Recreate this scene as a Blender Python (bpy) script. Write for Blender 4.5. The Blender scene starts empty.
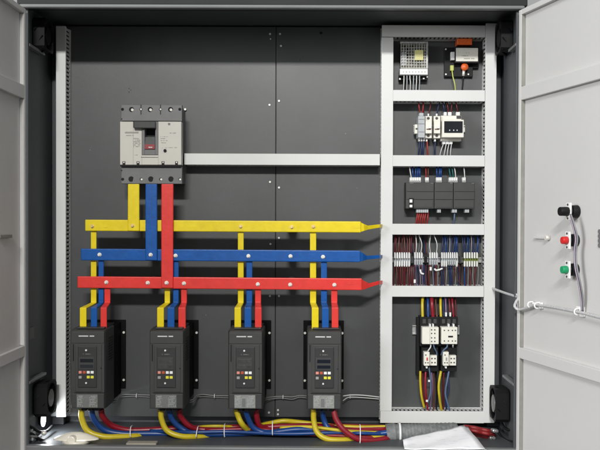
import bpy, bmesh, math, random
from mathutils import Vector, Matrix, Euler
random.seed(11)
S = bpy.context.scene
C = S.collection
# ------------------------------------------------------------------ camera
F = 900.0                      # focal length in photo pixels (photo 600 x 450)
DIST = 2.16                    # metres from the lens to the mounting panel
PPX, PPY = 315.0, 235.0
PITCH, ROLL = math.radians(0.83), math.radians(0.2)
cd = bpy.data.cameras.new('camera'); cam = bpy.data.objects.new('camera', cd); C.objects.link(cam)
RM = Matrix.Rotation(math.radians(90) - PITCH, 3, 'X') @ Matrix.Rotation(ROLL, 3, 'Z')
cam.matrix_world = Matrix.Translation((0, -DIST, 0)) @ RM.to_4x4()
cd.sensor_width = 36; cd.lens = 36 * F / 600
cd.shift_x = -(PPX - 300) / 600; cd.shift_y = (PPY - 225) / 600
cd.clip_start = 0.05; cd.clip_end = 100
S.camera = cam
# ------------------------------------------------------------------ world and lamps
W = bpy.data.worlds.new('World'); S.world = W; W.use_nodes = True
wn = W.node_tree; bg = wn.nodes['Background']
tc = wn.nodes.new('ShaderNodeTexCoord'); sp = wn.nodes.new('ShaderNodeSeparateXYZ')
mr = wn.nodes.new('ShaderNodeMapRange'); cr = wn.nodes.new('ShaderNodeValToRGB')
wn.links.new(tc.outputs['Generated'], sp.inputs[0]); wn.links.new(sp.outputs['Z'], mr.inputs['Value'])
mr.inputs['From Min'].default_value = -1; mr.inputs['From Max'].default_value = 1
wn.links.new(mr.outputs[0], cr.inputs[0]); m2 = wn.nodes.new('ShaderNodeMapRange'); m2.inputs['From Min'].default_value = -1; m2.inputs['From Max'].default_value = 1
m2.inputs['To Min'].default_value = 1.22; m2.inputs['To Max'].default_value = .72
wn.links.new(sp.outputs['X'], m2.inputs['Value'])
mx = wn.nodes.new('ShaderNodeVectorMath'); mx.operation = 'MULTIPLY'
wn.links.new(cr.outputs[0], mx.inputs[0]); wn.links.new(m2.outputs[0], mx.inputs[1]); wn.links.new(mx.outputs[0], bg.inputs[0])
cr.color_ramp.elements[0].position = 0.32; cr.color_ramp.elements[0].color = (.2, .2, .2, 1)
cr.color_ramp.elements[1].position = 0.66; cr.color_ramp.elements[1].color = (.985, 1, 1, 1)
bg.inputs[1].default_value = 0.47
def lamp(name, loc, target, sx, sy, power, col=(1, 1, 1)):
    l = bpy.data.lights.new(name, 'AREA'); l.shape = 'RECTANGLE'; l.size = sx; l.size_y = sy
    l.energy = power; l.color = col
    o = bpy.data.objects.new(name, l); C.objects.link(o); o.location = loc
    o.rotation_euler = (Vector(target) - Vector(loc)).to_track_quat('-Z', 'Y').to_euler()
    return o
lamp('ceiling_lamp', (-0.25, -5.3, 2.15), (0, 0, 0), 1.2, 0.22, 222, (1, .99, .965))
lamp('side_fill_lamp', (-3.2, -3.0, 0.9), (0.3, -.3, 0), 1.6, 1.2, 135, (.97, .98, 1))  # unseen fill light, added at left to brighten the right door
S.view_settings.view_transform = 'Standard'; S.view_settings.look = 'None'
S.view_settings.exposure = 0; S.view_settings.gamma = 1

# ------------------------------------------------------------------ pixel -> place
def ray(px, py):
    return (RM @ Vector(((px - PPX) / F, -(py - PPY) / F, -1))).normalized()
def at(px, py, d=0.0):
    r = ray(px, py); t = (DIST - d) / r.y
    return Vector((0, -DIST, 0)) + r * t
# ------------------------------------------------------------------ materials
def mat(name, col, rough=.5, metal=0, noise=.06, scale=30, bump=0, bscale=600, spec=.5, alpha=1, emit=None, es=0, coat=0, streak=None):
    m = bpy.data.materials.new(name); m.use_nodes = True
    n = m.node_tree; b = n.nodes['Principled BSDF']
    b.inputs['Roughness'].default_value = rough; b.inputs['Metallic'].default_value = metal
    b.inputs['Specular IOR Level'].default_value = spec
    if coat: b.inputs['Coat Weight'].default_value = coat; b.inputs['Coat Roughness'].default_value = .2
    t = n.nodes.new('ShaderNodeTexCoord'); nz = n.nodes.new('ShaderNodeTexNoise')
    nz.inputs['Scale'].default_value = scale; nz.inputs['Detail'].default_value = 6
    n.links.new(t.outputs['Object'], nz.inputs['Vector'])
    r = n.nodes.new('ShaderNodeValToRGB')
    e = r.color_ramp.elements
    e[0].position = .3; e[1].position = .7
    e[0].color = (*[c * (1 - noise) for c in col], 1); e[1].color = (*[min(1, c * (1 + noise)) for c in col], 1)
    n.links.new(nz.outputs['Fac'], r.inputs[0]); n.links.new(r.outputs[0], b.inputs['Base Color'])
    if streak:      # sparse rubbed marks drawn out along one direction
        mp = n.nodes.new('ShaderNodeMapping'); mp.inputs['Scale'].default_value = streak[0]
        ns = n.nodes.new('ShaderNodeTexNoise'); ns.inputs['Scale'].default_value = 1; ns.inputs['Detail'].default_value = 4
        rs = n.nodes.new('ShaderNodeMapRange'); rs.inputs['From Min'].default_value = streak[1]; rs.inputs['From Max'].default_value = streak[1] + .07; rs.inputs['To Max'].default_value = streak[2]
        mixn = n.nodes.new('ShaderNodeMix'); mixn.data_type = 'RGBA'; mixn.inputs['B'].default_value = (*streak[3], 1)
        n.links.new(t.outputs['Object'], mp.inputs[0]); n.links.new(mp.outputs[0], ns.inputs['Vector']); n.links.new(ns.outputs['Fac'], rs.inputs['Value'])
        n.links.new(rs.outputs[0], mixn.inputs['Factor']); n.links.new(r.outputs[0], mixn.inputs['A']); n.links.new(mixn.outputs['Result'], b.inputs['Base Color'])
    rr = n.nodes.new('ShaderNodeMapRange'); rr.inputs['To Min'].default_value = max(0, rough - .07); rr.inputs['To Max'].default_value = min(1, rough + .09)
    n2 = n.nodes.new('ShaderNodeTexNoise'); n2.inputs['Scale'].default_value = scale * .35; n2.inputs['Detail'].default_value = 8
    n.links.new(t.outputs['Object'], n2.inputs['Vector']); n.links.new(n2.outputs['Fac'], rr.inputs['Value']); n.links.new(rr.outputs[0], b.inputs['Roughness'])
    if bump:
        bn = n.nodes.new('ShaderNodeTexNoise'); bn.inputs['Scale'].default_value = bscale; bn.inputs['Detail'].default_value = 3
        bp = n.nodes.new('ShaderNodeBump'); bp.inputs['Strength'].default_value = bump; bp.inputs['Distance'].default_value = .0006
        n.links.new(t.outputs['Object'], bn.inputs['Vector']); n.links.new(bn.outputs['Fac'], bp.inputs['Height']); n.links.new(bp.outputs[0], b.inputs['Normal'])
    if alpha < 1: b.inputs['Alpha'].default_value = alpha
    if emit: b.inputs['Emission Color'].default_value = (*emit, 1); b.inputs['Emission Strength'].default_value = es
    return m
M = dict(
    panel=mat('panel_paint', (.063, .067, .0665), .38, noise=.12, scale=7, bump=.35, bscale=900, streak=((9, 9, 9), .72, .5, (.1, .1, .095))),
    wall=mat('cabinet_paint', (.07, .076, .08), .5, spec=.35, noise=.08, scale=5, bump=.3, bscale=900),
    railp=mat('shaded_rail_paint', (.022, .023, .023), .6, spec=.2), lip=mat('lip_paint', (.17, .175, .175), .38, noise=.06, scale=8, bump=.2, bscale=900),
    door=mat('door_paint', (.565, .56, .545), .42, noise=.025, scale=3, bump=.45, bscale=700, streak=((5, 5, 3), .62, .3, (.49, .485, .47))),
    doorl=mat('door_paint_rib', (.58, .575, .56), .42, noise=.02, scale=3, bump=.45, bscale=700),
    gasket=mat('foam_gasket', (.25, .25, .225), .8, noise=.1, scale=40, bump=.5, bscale=400),
    trunk=mat('trunking_pvc', (.67, .675, .655), .38, noise=.025, scale=12),
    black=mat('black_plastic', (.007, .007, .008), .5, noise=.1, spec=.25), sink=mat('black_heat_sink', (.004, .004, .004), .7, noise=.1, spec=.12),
    drive=mat('drive_plastic', (.038, .039, .038), .48, noise=.06, scale=40, bump=.5, bscale=1500),
    drive2=mat('drive_plastic_deep', (.024, .025, .025), .42, noise=.06, scale=40, bump=.4, bscale=1500),
    mcgrey=mat('breaker_grey', (.15, .15, .152), .5, noise=.06, scale=60, bump=.3, bscale=1500),
    cream=mat('breaker_cream', (.56, .54, .485), .45, noise=.02, scale=30),
    cream2=mat('contactor_cream', (.76, .74, .66), .42, noise=.03, scale=60),
    white=mat('white_plastic', (.78, .78, .76), .4, noise=.03, scale=80),
    ltgrey=mat('light_grey_plastic', (.42, .44, .45), .45, noise=.05, scale=80),
    yellow=mat('yellow_sleeve', (.78, .61, .008), .36, noise=.08, scale=45, bump=.5, bscale=90, spec=.4, streak=((14, 60, 260), .66, .6, (.4, .28, .01))),
    blue=mat('blue_sleeve', (.004, .085, .34), .36, noise=.12, scale=45, bump=.5, bscale=90, spec=.35, streak=((14, 60, 260), .66, .6, (.004, .03, .15))),
    red=mat('red_sleeve', (.72, .04, .032), .36, noise=.08, scale=45, bump=.5, bscale=90, spec=.4, streak=((14, 60, 260), .66, .6, (.35, .015, .02))),
    cyellow=mat('yellow_cable', (.55, .43, .015), .36, noise=.08, scale=60),
    cblue=mat('blue_cable', (.006, .045, .19), .34, noise=.1, scale=60),
    cred=mat('red_cable', (.24, .008, .018), .34, noise=.1, scale=60),
    cred2=mat('dull_red_cable', (.22, .01, .012), .45, noise=.15, scale=60), dred=mat('dark_red_wire', (.12, .008, .014), .45, noise=.1, scale=60),
    bred=mat('brick_red_wire', (.34, .022, .02), .45, noise=.1, scale=60),
    navy=mat('navy_wire', (.01, .022, .085), .45, noise=.1, scale=60),
    steelblue=mat('grey_blue_wire', (.1, .15, .25), .45, noise=.1, scale=60),
    teal=mat('teal_wire', (.01, .12, .12), .45, noise=.1, scale=60),
    brown=mat('brown_wire', (.12, .045, .03), .45, noise=.1, scale=60),
    purple=mat('purple_wire', (.16, .1, .2), .45, noise=.1, scale=60),
    wwire=mat('white_wire', (.62, .62, .6), .45, noise=.05, scale=60),
    slotshade=mat('slot_shade_wires', (.02, .02, .022), .7, noise=.5, scale=200), gwire=mat('grey_wire', (.2, .2, .2), .45, noise=.05, scale=60),
    spiral=mat('spiral_wrap', (.48, .48, .48), .35, noise=.25, scale=400, bump=1, bscale=500),
    steel=mat('zinc_steel', (.78, .76, .7), .42, .35, noise=.1, scale=100),
    brass=mat('yellow_zinc', (.68, .52, .22), .4, .5, noise=.1, scale=100),
    cage=mat('silver_mesh', (.36, .36, .35), .45, .3, noise=.25, scale=200), galv=mat('galvanised_rail', (.5, .5, .5), .4, .9, noise=.15, scale=120),
    orange=mat('orange_plastic', (.72, .12, .015), .4, noise=.1, scale=200),
    trip=mat('trip_red', (.25, .015, .02), .4), redp=mat('red_plastic', (.6, .02, .02), .35, noise=.05),
    greenp=mat('green_plastic', (.01, .3, .12), .35, noise=.05),
    lime=mat('yellow_green_plastic', (.5, .55, .12), .4, noise=.05),
    gy=mat('green_yellow_plastic', (.16, .2, .04), .45, noise=.1),
    keyr=mat('pink_key', (.75, .28, .22), .4), keyo=mat('orange_key', (.5, .09, .04), .4),
    keyw=mat('white_key', (.85, .85, .84), .4), keyy=mat('yellow_key', (.8, .75, .06), .4), keyg=mat('grey_key', (.35, .35, .34), .4),
    lcd=mat('dark_screen', (.012, .014, .018), .12, noise=.05), lcd2=mat('status_screen', (.022, .026, .03), .2),
    lcdgrey=mat('grey_screen', (.055, .055, .055), .25, noise=.3, scale=90), lcdb=mat('blue_black_screen', (.008, .011, .02), .1), plate2=mat('pale_name_plate', (.26, .265, .245), .3, noise=.15, scale=150), plate=mat('name_plate', (.17, .175, .16), .3, noise=.12, scale=150), ink=mat('dark_print', (.06, .06, .06), .6), inkm=mat('pale_brown_print', (.3, .29, .26), .6),
    inkw=mat('white_print', (.72, .72, .7), .5), sticker=mat('white_sticker', (.72, .7, .62), .5, noise=.04, scale=200),
    ysticker=mat('yellow_sticker', (.62, .58, .25), .5, noise=.06, scale=200),
    pcb=mat('circuit_board', (.2, .19, .13), .5, noise=.6, scale=260), paper=mat('paper', (.84, .84, .86), .7, noise=.03, scale=20, bump=1, bscale=16, streak=((40, 160, 40), .6, .45, (.6, .6, .66))),
    kraft=mat('kraft_card', (.34, .31, .25), .7), beige=mat('cream_plastic', (.82, .77, .66), .3, noise=.04, scale=30), nylon=mat('nylon_tie', (.8, .8, .8), .35),
    duct=mat('grey_duct', (.17, .18, .18), .55, noise=.25, scale=120, bump=.8, bscale=200),
    hub=mat('fan_hub', (.2, .2, .2), .35, .3, noise=.2, scale=90), fanblk=mat('fan_black', (.007, .007, .008), .55, spec=.2),
    ventw=mat('vent_daylight', (.9, .9, .9), .4, emit=(.95, .97, 1), es=2.2),
)
# ------------------------------------------------------------------ mesh builder
class MB:
    def __init__(s): s.v = []; s.f = []; s.smooth = []; s.st = []
    def add(s, vs, fs, sm=False):
        k = len(s.v); s.st.append(k); s.v += [Vector(v) for v in vs]
        for f in fs: s.f.append([i + k for i in f]); s.smooth.append(sm)
        return s
    def box(s, x0, x1, y0, y1, z0, z1):
        x0, x1 = sorted((x0, x1)); y0, y1 = sorted((y0, y1)); z0, z1 = sorted((z0, z1))
        vs = [(x, y, z) for x in (x0, x1) for y in (y0, y1) for z in (z0, z1)]
        return s.add(vs, [(0, 1, 3, 2), (4, 6, 7, 5), (0, 4, 5, 1), (2, 3, 7, 6), (0, 2, 6, 4), (1, 5, 7, 3)])
    def pb(s, x0, y0, x1, y1, d0, d1):      # box whose front (at depth d1) spans the given picture span
        ym, xm = (y0 + y1) / 2, (x0 + x1) / 2
        a = at(x0, ym, d1).x; b = at(x1, ym, d1).x; c = at(xm, y0, d1).z; e = at(xm, y1, d1).z
        return s.box(a, b, -d0, -d1, e, c)
    def prism(s, front, back):              # two matching loops
        n = len(front)
        return s.add(list(front) + list(back), [tuple(range(n)), tuple(range(2 * n - 1, n - 1, -1))] + [(i, i + n, (i + 1) % n + n, (i + 1) % n) for i in range(n)])
    def cyl(s, p, q, r, r2=None, n=20, caps=True):
        p, q = Vector(p), Vector(q); r2 = r if r2 is None else r2
        ax = (q - p).normalized(); u = ax.orthogonal().normalized(); w = ax.cross(u)
        vs = []
        for c, R in ((p, r), (q, r2)):
            vs += [c + (u * math.cos(2 * math.pi * i / n) + w * math.sin(2 * math.pi * i / n)) * R for i in range(n)]
        k = len(s.v)
        s.add(vs, [(i, (i + 1) % n, (i + 1) % n + n, i + n) for i in range(n)], True)
        if caps: s.f += [[k + i for i in range(n)][::-1], [k + n + i for i in range(n)]]; s.smooth += [False, False]
        return s
    def dome(s, p, ax, r, h, n=16, rings=4):
        p, ax = Vector(p), Vector(ax).normalized(); u = ax.orthogonal().normalized(); w = ax.cross(u)
        vs = []; fs = []
        for j in range(rings):
            a = j / rings * math.pi / 2
            vs += [p + ax * h * math.sin(a) + (u * math.cos(2 * math.pi * i / n) + w * math.sin(2 * math.pi * i / n)) * r * math.cos(a) for i in range(n)]
        vs.append(p + ax * h)
        for j in range(rings - 1):
            fs += [(j * n + i, j * n + (i + 1) % n, (j + 1) * n + (i + 1) % n, (j + 1) * n + i) for i in range(n)]
        fs += [((rings - 1) * n + i, (rings - 1) * n + (i + 1) % n, rings * n) for i in range(n)]
        return s.add(vs, fs, True)
    def tube(s, pts, r, n=10, sub=6, flat=None):
        P = [Vector(p) for p in pts]
        if len(P) > 2:
            Q = [P[0] * 2 - P[1]] + P + [P[-1] * 2 - P[-2]]; o = []
            for i in range(1, len(Q) - 2):
                for k in range(sub):
                    t = k / sub; a, b, c, d = Q[i - 1:i + 3]
                    o.append(.5 * ((2 * b) + (c - a) * t + (2 * a - 5 * b + 4 * c - d) * t * t + (3 * b - a - 3 * c + d) * t ** 3))
            P = o + [P[-1]]
        vs = []; m = len(P); u = None
        for i in range(m):
            T = (P[min(i + 1, m - 1)] - P[max(i - 1, 0)]).normalized()
            if u is None: u = T.orthogonal().normalized()
            u = (u - T * u.dot(T)).normalized(); w = T.cross(u)
            R = r(i / (m - 1)) if callable(r) else r
            vs += [P[i] + (u * math.cos(2 * math.pi * k / n) + w * math.sin(2 * math.pi * k / n)) * R for k in range(n)]
        fs = [(i * n + k, i * n + (k + 1) % n, (i + 1) * n + (k + 1) % n, (i + 1) * n + k) for i in range(m - 1) for k in range(n)]
        k0 = len(s.v); s.add(vs, fs, True)
        s.f += [[k0 + k for k in range(n)][::-1], [k0 + (m - 1) * n + k for k in range(n)]]; s.smooth += [False, False]
        return s
    def build_each(s, name, m, parent, bevel=0):     # every separate shape an object of its own
        e = s.st + [len(s.v)]
        for a, c in zip(e[:-1], e[1:]):
            q = MB(); q.v = s.v[a:c]
            for f, sm in zip(s.f, s.smooth):
                if a <= f[0] < c: q.f.append([i - a for i in f]); q.smooth.append(sm)
            q.build(name, m, parent, bevel)
    def build(s, name, m, parent=None, bevel=0, tag=None, seg=2):
        me = bpy.data.meshes.new(name)
        # origin at the shape's own place
        if parent is None and s.v:
            c = sum(s.v, Vector()) / len(s.v)
        else: c = Vector()
        off = c
        if parent is not None: off = parent_origin(parent)
        me.from_pydata([v - off for v in s.v], [], s.f); me.update()
        for p, q in zip(me.polygons, s.smooth): p.use_smooth = q
        b = bmesh.new(); b.from_mesh(me); bmesh.ops.recalc_face_normals(b, faces=b.faces); b.to_mesh(me); b.free()
        me.materials.append(M[m] if isinstance(m, str) else m)
        o = bpy.data.objects.new(name, me); C.objects.link(o)
        if parent is not None: o.parent = parent
        else: o.location = c
        ORG[o.name] = Vector(off)
        if bevel:
            bv = o.modifiers.new('bevel', 'BEVEL'); bv.width = bevel; bv.segments = seg; bv.limit_method = 'ANGLE'; bv.angle_limit = math.radians(50); bv.harden_normals = False
        if tag: settag(o, *tag)
        return o
ORG = {}
def parent_origin(p): return ORG[p.name]
def settag(o, label, cat, group=None, kind=None):
    o['label'] = label; o['category'] = cat
    if group: o['group'] = group
    if kind: o['kind'] = kind
def thing(name, label, cat, loc, group=None):
    o = bpy.data.objects.new(name, None); C.objects.link(o); o.location = loc; o.empty_display_size = .02
    ORG[o.name] = Vector(loc); settag(o, label, cat, group)
    return o
def strokes(mb, x0, x1, y, h, d, fill=.75, seed=0, lead=None):
    """a line of tiny print too small to read: upright strokes"""
    rnd = random.Random(seed * 977 + int(x0 * 10) + int(y * 10)); x = x0
    while x < x1 - .3:
        w = rnd.uniform(.5, .95)
        if rnd.random() < fill:
            hh = h * rnd.uniform(.8, 1)
            mb.pb(x, y + h - hh, min(x + w * .78, x1), y + h, d, d + .0004)
        x += w
    return mb
def screw(mb, px, py, d, r, h=.0025):
    p = at(px, py, d); mb.cyl(p, p + Vector((0, -h, 0)), r, r * .8, 12); return mb

# ------------------------------------------------------------------ the cabinet
cab = thing('electrical_cabinet', 'open dark grey steel cabinet with light grey doors folded back and metal mounting panels', 'cabinet', (0, 0, -.49))
XL, XR = at(22.5, 222, .22).x, at(521, 222, .22).x
ZT, ZB = .470, -.490
DF, DB = .22, -.035
MB().box(XL - .003, XL, -DF, -DB, ZB, ZT).build('side_wall', 'wall', cab)
MB().box(XR, XR + .003, -DF, -DB, ZB, ZT).build('side_wall', 'wall', cab)
MB().box(XL - .003, XR + .003, -DB, -DB + .003, ZB - .003, ZT + .003).build('back_wall', 'wall', cab)
MB().box(XL - .003, XR + .003, -DF, -DB, ZT, ZT + .003).build('roof_panel', 'wall', cab)
MB().box(XL - .003, XR + .003, -DF + .002, -DB, ZB - .003, ZB).build('floor_panel', 'wall', cab)
# front lips: rounded bright edge at the top, flat grey lip at the bottom
zl0, zl1 = at(300, 9.4, .225).z, at(300, 5.6, .225).z
b = MB().box(XL - .003, XR + .003, -.215, -.235, zl0, zl1); b.build('top_front_lip', 'lip', cab, .0045, seg=4)
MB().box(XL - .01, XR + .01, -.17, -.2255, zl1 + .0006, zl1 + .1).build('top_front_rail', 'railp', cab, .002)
zb = at(300, 445, .225).z
za_, zc_ = at(22, 444.4, .225).z, at(520, 448.2, .225).z
_q = lambda y: [Vector((XL - .003, y, za_ - .08)), Vector((XR + .003, y, za_ - .08)), Vector((XR + .003, y, zc_)), Vector((XL - .003, y, za_))]
MB().prism(_q(-.236), _q(-.218)).build('bottom_front_lip', 'lip', cab, .003, seg=3)
# corner posts
for x0, x1 in ((XL + .0005, XL + .012), (XR - .012, XR - .0005)):
    MB().box(x0, x1, -DF + .001, -DF + .012, ZB + .001, zl0 - .001).build('corner_post', 'wall', cab, .001)
# mounting panels
xs = at(275.6, 222, 0).x; zt0, zb0 = at(300, 27, 0).z, at(300, 417, 0).z
xl, xr = at(49.5, 222, 0).x, at(502, 222, 0).x
scr = [[(270, 34), (270.5, 39), (269.5, 105), (270, 182), (270.5, 244), (270, 296), (128, 87.5)], [(280, 34), (281, 46), (279, 101), (279, 187.6), (279, 238), (279, 296), (269 + 9, 410), (278, 414.2)]]
for (a, c), ss in (((xl, xs - .0009), scr[0]), ((xs + .0009, xr), scr[1])):
    p = MB().box(a, c, 0, .002, zb0, zt0).build('mounting_panel', 'panel', cab, .0006)
    for j, (x, y) in enumerate(ss):
        if (x, y) == (128, 87.5):
            continue
        screw(MB(), x, y, 0.0003, .0028 if y != 39 else .0018).build('screw', 'steel', p)
for x, y, r_ in ((129, 88.5, .0012), (131, 90, .0011), (129, 92, .0012), (345.5, 133.5, .0012), (357, 188, .001), (206, 315, .0012), (238, 305, .001), (300, 60, .001), (90, 150, .001)):
    p_ = at(x, y, .0002); MB().cyl(p_, p_ + Vector((0, -.0006, 0)), r_, n=8).build('panel_hole', 'black' if y < 120 else 'hub', cab)
MB().box(xs - .006, xs + .006, .003, .008, zb0, zt0).build('panel_backing_strip', 'black', cab)
screw(MB(), 269, 412.5, 0.0003, .003).build('screw', 'steel', cab)
screw(MB(), 321, 33, 0.0003, .003).build('panel_hole', 'black', cab)
# side rails seen as light bars running into the cabinet
def side_rail(x, sgn, z, d0, d1, m='lip'):
    MB().box(x, x + sgn * .012, -d0, -d1, z, z + .006).build('side_rail', m, cab, .001)
side_rail(XL + .001, 1, at(24, 46, .21).z, .10, .21); side_rail(XL + .001, 1, at(24, 384, .21).z, .09, .213)
side_rail(XR - .001, -1, at(522, 46, .21).z, .14, .213); side_rail(XR - .001, -1, at(518, 385, .20).z, .10, .213)
MB().box(XL + .0005, XL + .003, -.15, -.215, at(24, 341, .2).z, at(24, 329, .2).z).build('wall_plate', 'panel', cab, .0005)
for px, py, d in ((26, 41, .19), (49.5, 50, .03), (40.5, 44.5, .08)):
    p = at(px, py, d); MB().cyl(p, p + Vector((.004, 0, 0)), .003, n=12).build('screw', 'steel' if px != 40.5 else 'hub', cab)
for px, py in ((502.5, 31), (510, 25), (502.5, 49.5), (510, 44)):
    p = at(px, py, .03); MB().cyl(p, p + Vector((0, -.003, 0)), .002, n=12).build('screw', 'hub', cab)
# black hinge plates in the upper corners
MB().pb(40, 25, 48, 47, .02, .035).build('corner_bracket', 'black', cab, .001)
MB().pb(500, 24, 516, 53, .0, .02).build('corner_bracket', 'black', cab, .001)
# vertical posts at back
MB().box(XL + .0005, XL + .028, -.004, .012, ZB + .001, ZT - .001).build('rear_post', 'wall', cab, .001)
MB().box(XR - .028, XR - .0005, -.004, .012, ZB + .001, ZT - .001).build('rear_post', 'wall', cab, .001)

# ------------------------------------------------------------------ doors
class Door:
    def __init__(s, hx, hd, dirx, diry, side):
        s.h = Vector((hx, -hd, 0)); s.u = Vector((dirx, -diry, 0)).normalized()
        s.n = Vector((-s.u.y, s.u.x, 0)) * 1.0
        if s.n.x * side < 0: s.n = -s.n          # inner face looks to the other door
    def P(s, u, z, o=0): return s.h + s.u * u + s.n * o + Vector((0, 0, z))
    def at(s, px, py, o=0):
        r = ray(px, py); c = Vector((0, -DIST, 0)); q = s.h + s.n * o
        return c + r * ((q - c).dot(s.n) / r.dot(s.n))
    def uz(s, px, py, o=0):
        p = s.at(px, py, o); return (p - s.h).dot(s.u), p.z
    def slab(s, mb, u0, u1, z0, z1, o0, o1):
        f = [s.P(u, z, o1) for u, z in ((u0, z0), (u1, z0), (u1, z1), (u0, z1))]
        k = [s.P(u, z, o0) for u, z in ((u0, z0), (u1, z0), (u1, z1), (u0, z1))]
        return mb.prism(f, k)
DR = Door(at(520.5, 222, .232).x + .002, .232, 240, 900, -1)
DL = Door(at(22.5, 222, .232).x - .0015, .232, -1, 900, 1)
ribz_t = (DR.uz(527, 98.2, .012)[1], DR.uz(527, 84.5, .012)[1]); ribz_b = (DR.uz(527, 361, .012)[1], DR.uz(527, 350, .012)[1])
for D, lab, wd in ((DL, 'light grey door leaf in shade', .5), (DR, 'light grey door leaf with push buttons', .56)):
    zt = .452; zbm = -.56
    leaf = D.slab(MB(), 0, wd, zbm, zt, -.003, 0).build('door', 'door', cab, .001)
    leaf['label'] = lab
    ORG[leaf.name] = ORG[cab.name]
    D.slab(MB(), 0, .011, zbm, zt, 0.0002, .0095).build('door_flange', 'doorl', leaf, .001)
    D.slab(MB(), .0112, wd, zt - .011, zt, 0.0002, .0095).build('door_flange', 'doorl', leaf, .001)
    gz = [(zbm, ribz_b[0] - .001), (ribz_b[1] + .001, ribz_t[0] - .001), (ribz_t[1] + .001, zt - .012)]
    for a, c in gz:
        D.slab(MB(), .0112, .0135, a, c, .0002, .0088).build('gasket', 'gasket' if D is DR else 'doorl', leaf, .0008)
    for zz in (ribz_t, ribz_b):
        D.slab(MB(), .0112, wd, zz[0], zz[1], .0002, .0095).build('cross_rib', 'doorl', leaf, .0012)
    if D is DR:
        u, z = D.uz(541, 237.5); D.slab(MB(), u - .02, u + .03, z - .0028, z + .0028, .0002, .006).build('latch_bar', 'doorl', leaf, .001)
        MB().cyl(D.P(u + .035, z, .0003), D.P(u + .035, z, .010), .005, n=12).build('latch_stud', 'steel', leaf)
    else:
        u, z = D.uz(4, 236); D.slab(MB(), u - .03, u + .04, z - .004, z + .003, .0002, .007).build('latch_bar', 'gasket', leaf, .001)

# ------------------------------------------------------------------ trunking
TD = .05
def trunking(label, x0, y0, x1, y1, group='white slotted cable trunking', d=TD, cut=None):
    xm, ym = (x0 + x1) / 2, (y0 + y1) / 2
    a, c = at(x0, ym, d).x, at(x1, ym, d).x; lo, hi = at(xm, y1, d).z, at(xm, y0, d).z
    t = thing('cable_trunking', label, 'trunking', ((a + c) / 2, 0, lo), group)
    vert = (hi - lo) > (c - a)
    g = .0009
    mb = MB().box(a + g, c - g, -.0005, -.0025, lo, hi)
    mb.build('base_strip', 'trunk', t)
    cv = MB().box(a, c, -d + .0022, -d, lo, hi)
    if vert:
        cv.box(a, a + .0016, -d + .0022, -d + .008, lo, hi).box(c - .0016, c, -d + .0022, -d + .008, lo, hi)
    else:
        cv.box(a, c, -d + .0022, -d + .008, lo, lo + .0016).box(a, c, -d + .0022, -d + .008, hi - .0016, hi)
    cv.build('cover', 'trunk', t, .0009, seg=2)
    if vert: MB().box(a + .0035, c - .0035, -.0028, -.039, lo + .002, hi - .002).build('wire_shade_fill', 'slotshade', t)  # near-black block for packed wires, puts the shade inside the slots
    else: MB().box(a + .002, c - .002, -.0028, -.039, lo + .0035, hi - .0035).build('wire_shade_fill', 'slotshade', t)
    L0, L1 = (lo, hi) if vert else (a, c)
    n = int((L1 - L0) / .0095); pitch = (L1 - L0) / n
    for sd in (0, 1):
        m = MB()
        def bx(l0, l1, d0, d1):
            if vert:
                xa = (a + g) if sd == 0 else (c - g - .0014); m.box(xa, xa + .0014, -d0, -d1, l0, l1)
            else:
                za = (lo + g) if sd == 0 else (hi - g - .0014); m.box(l0, l1, -d0, -d1, za, za + .0014)
        bx(L0, L1, .0026, .014)
        for i in range(n): bx(L0 + i * pitch + .0022, L0 + (i + 1) * pitch - .0022, .0141, d - .0026)
        bx(L0, L1, d - .0125, d - .0082) if False else None
        m.build('slotted_side', 'trunk', t)
    return t
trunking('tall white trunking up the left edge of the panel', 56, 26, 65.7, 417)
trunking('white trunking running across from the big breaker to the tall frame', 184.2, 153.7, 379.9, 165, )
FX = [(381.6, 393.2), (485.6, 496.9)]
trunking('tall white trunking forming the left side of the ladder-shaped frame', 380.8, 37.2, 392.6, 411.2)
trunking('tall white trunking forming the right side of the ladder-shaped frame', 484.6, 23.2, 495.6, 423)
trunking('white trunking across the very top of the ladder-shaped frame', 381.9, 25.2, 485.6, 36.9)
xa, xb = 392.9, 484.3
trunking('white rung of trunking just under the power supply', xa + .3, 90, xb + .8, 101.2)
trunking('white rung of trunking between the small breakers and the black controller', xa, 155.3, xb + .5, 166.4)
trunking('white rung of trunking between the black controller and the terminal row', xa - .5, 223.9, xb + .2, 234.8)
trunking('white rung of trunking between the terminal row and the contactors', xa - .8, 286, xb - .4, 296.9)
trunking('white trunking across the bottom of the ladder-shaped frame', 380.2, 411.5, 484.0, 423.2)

# ------------------------------------------------------------------ moulded case breaker
mc = thing('circuit_breaker', 'large grey and cream moulded case breaker above the three coloured bars', 'circuit breaker', at(151, 184, 0))
MB().pb(121.5, 106, 180.5, 183, .001, .075).build('base', 'mcgrey', mc, .0015)
tp = MB().pb(121, 104.8, 182, 121, .0755, .088); tp.build('upper_terminal_cover', 'mcgrey', mc, .001)
MB().pb(121.3, 166.5, 182, 183.8, .0755, .088).build('lower_terminal_cover', 'mcgrey', mc, .001)
cc = MB().pb(120, 121.6, 133.2, 164.8, .0755, .100)
cc.pb(133.2, 127.5, 141.8, 164.8, .0755, .100).pb(158.2, 121.6, 181.3, 164.8, .0755, .100).pb(141.8, 155, 158.2, 164.8, .0755, .100)
cc.build('front_cover', 'cream', mc, .0008)
fr = MB().pb(141.9, 121.6, 144.6, 154.8, .0755, .1022).pb(155.2, 121.6, 158.2, 154.8, .0755, .1022).pb(144.6, 149.6, 155.2, 154.8, .0755, .1022)
fr.build('toggle_frame', 'mcgrey', mc, .0006)
h = MB().pb(133.4, 121.2, 155.4, 128.3, .1023, .113); h.build('toggle_handle', 'drive', mc, .002, seg=3)
MB().pb(144.7, 128.5, 155.1, 149.5, .0755, .0765).build('toggle_slot', 'black', mc)
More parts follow.
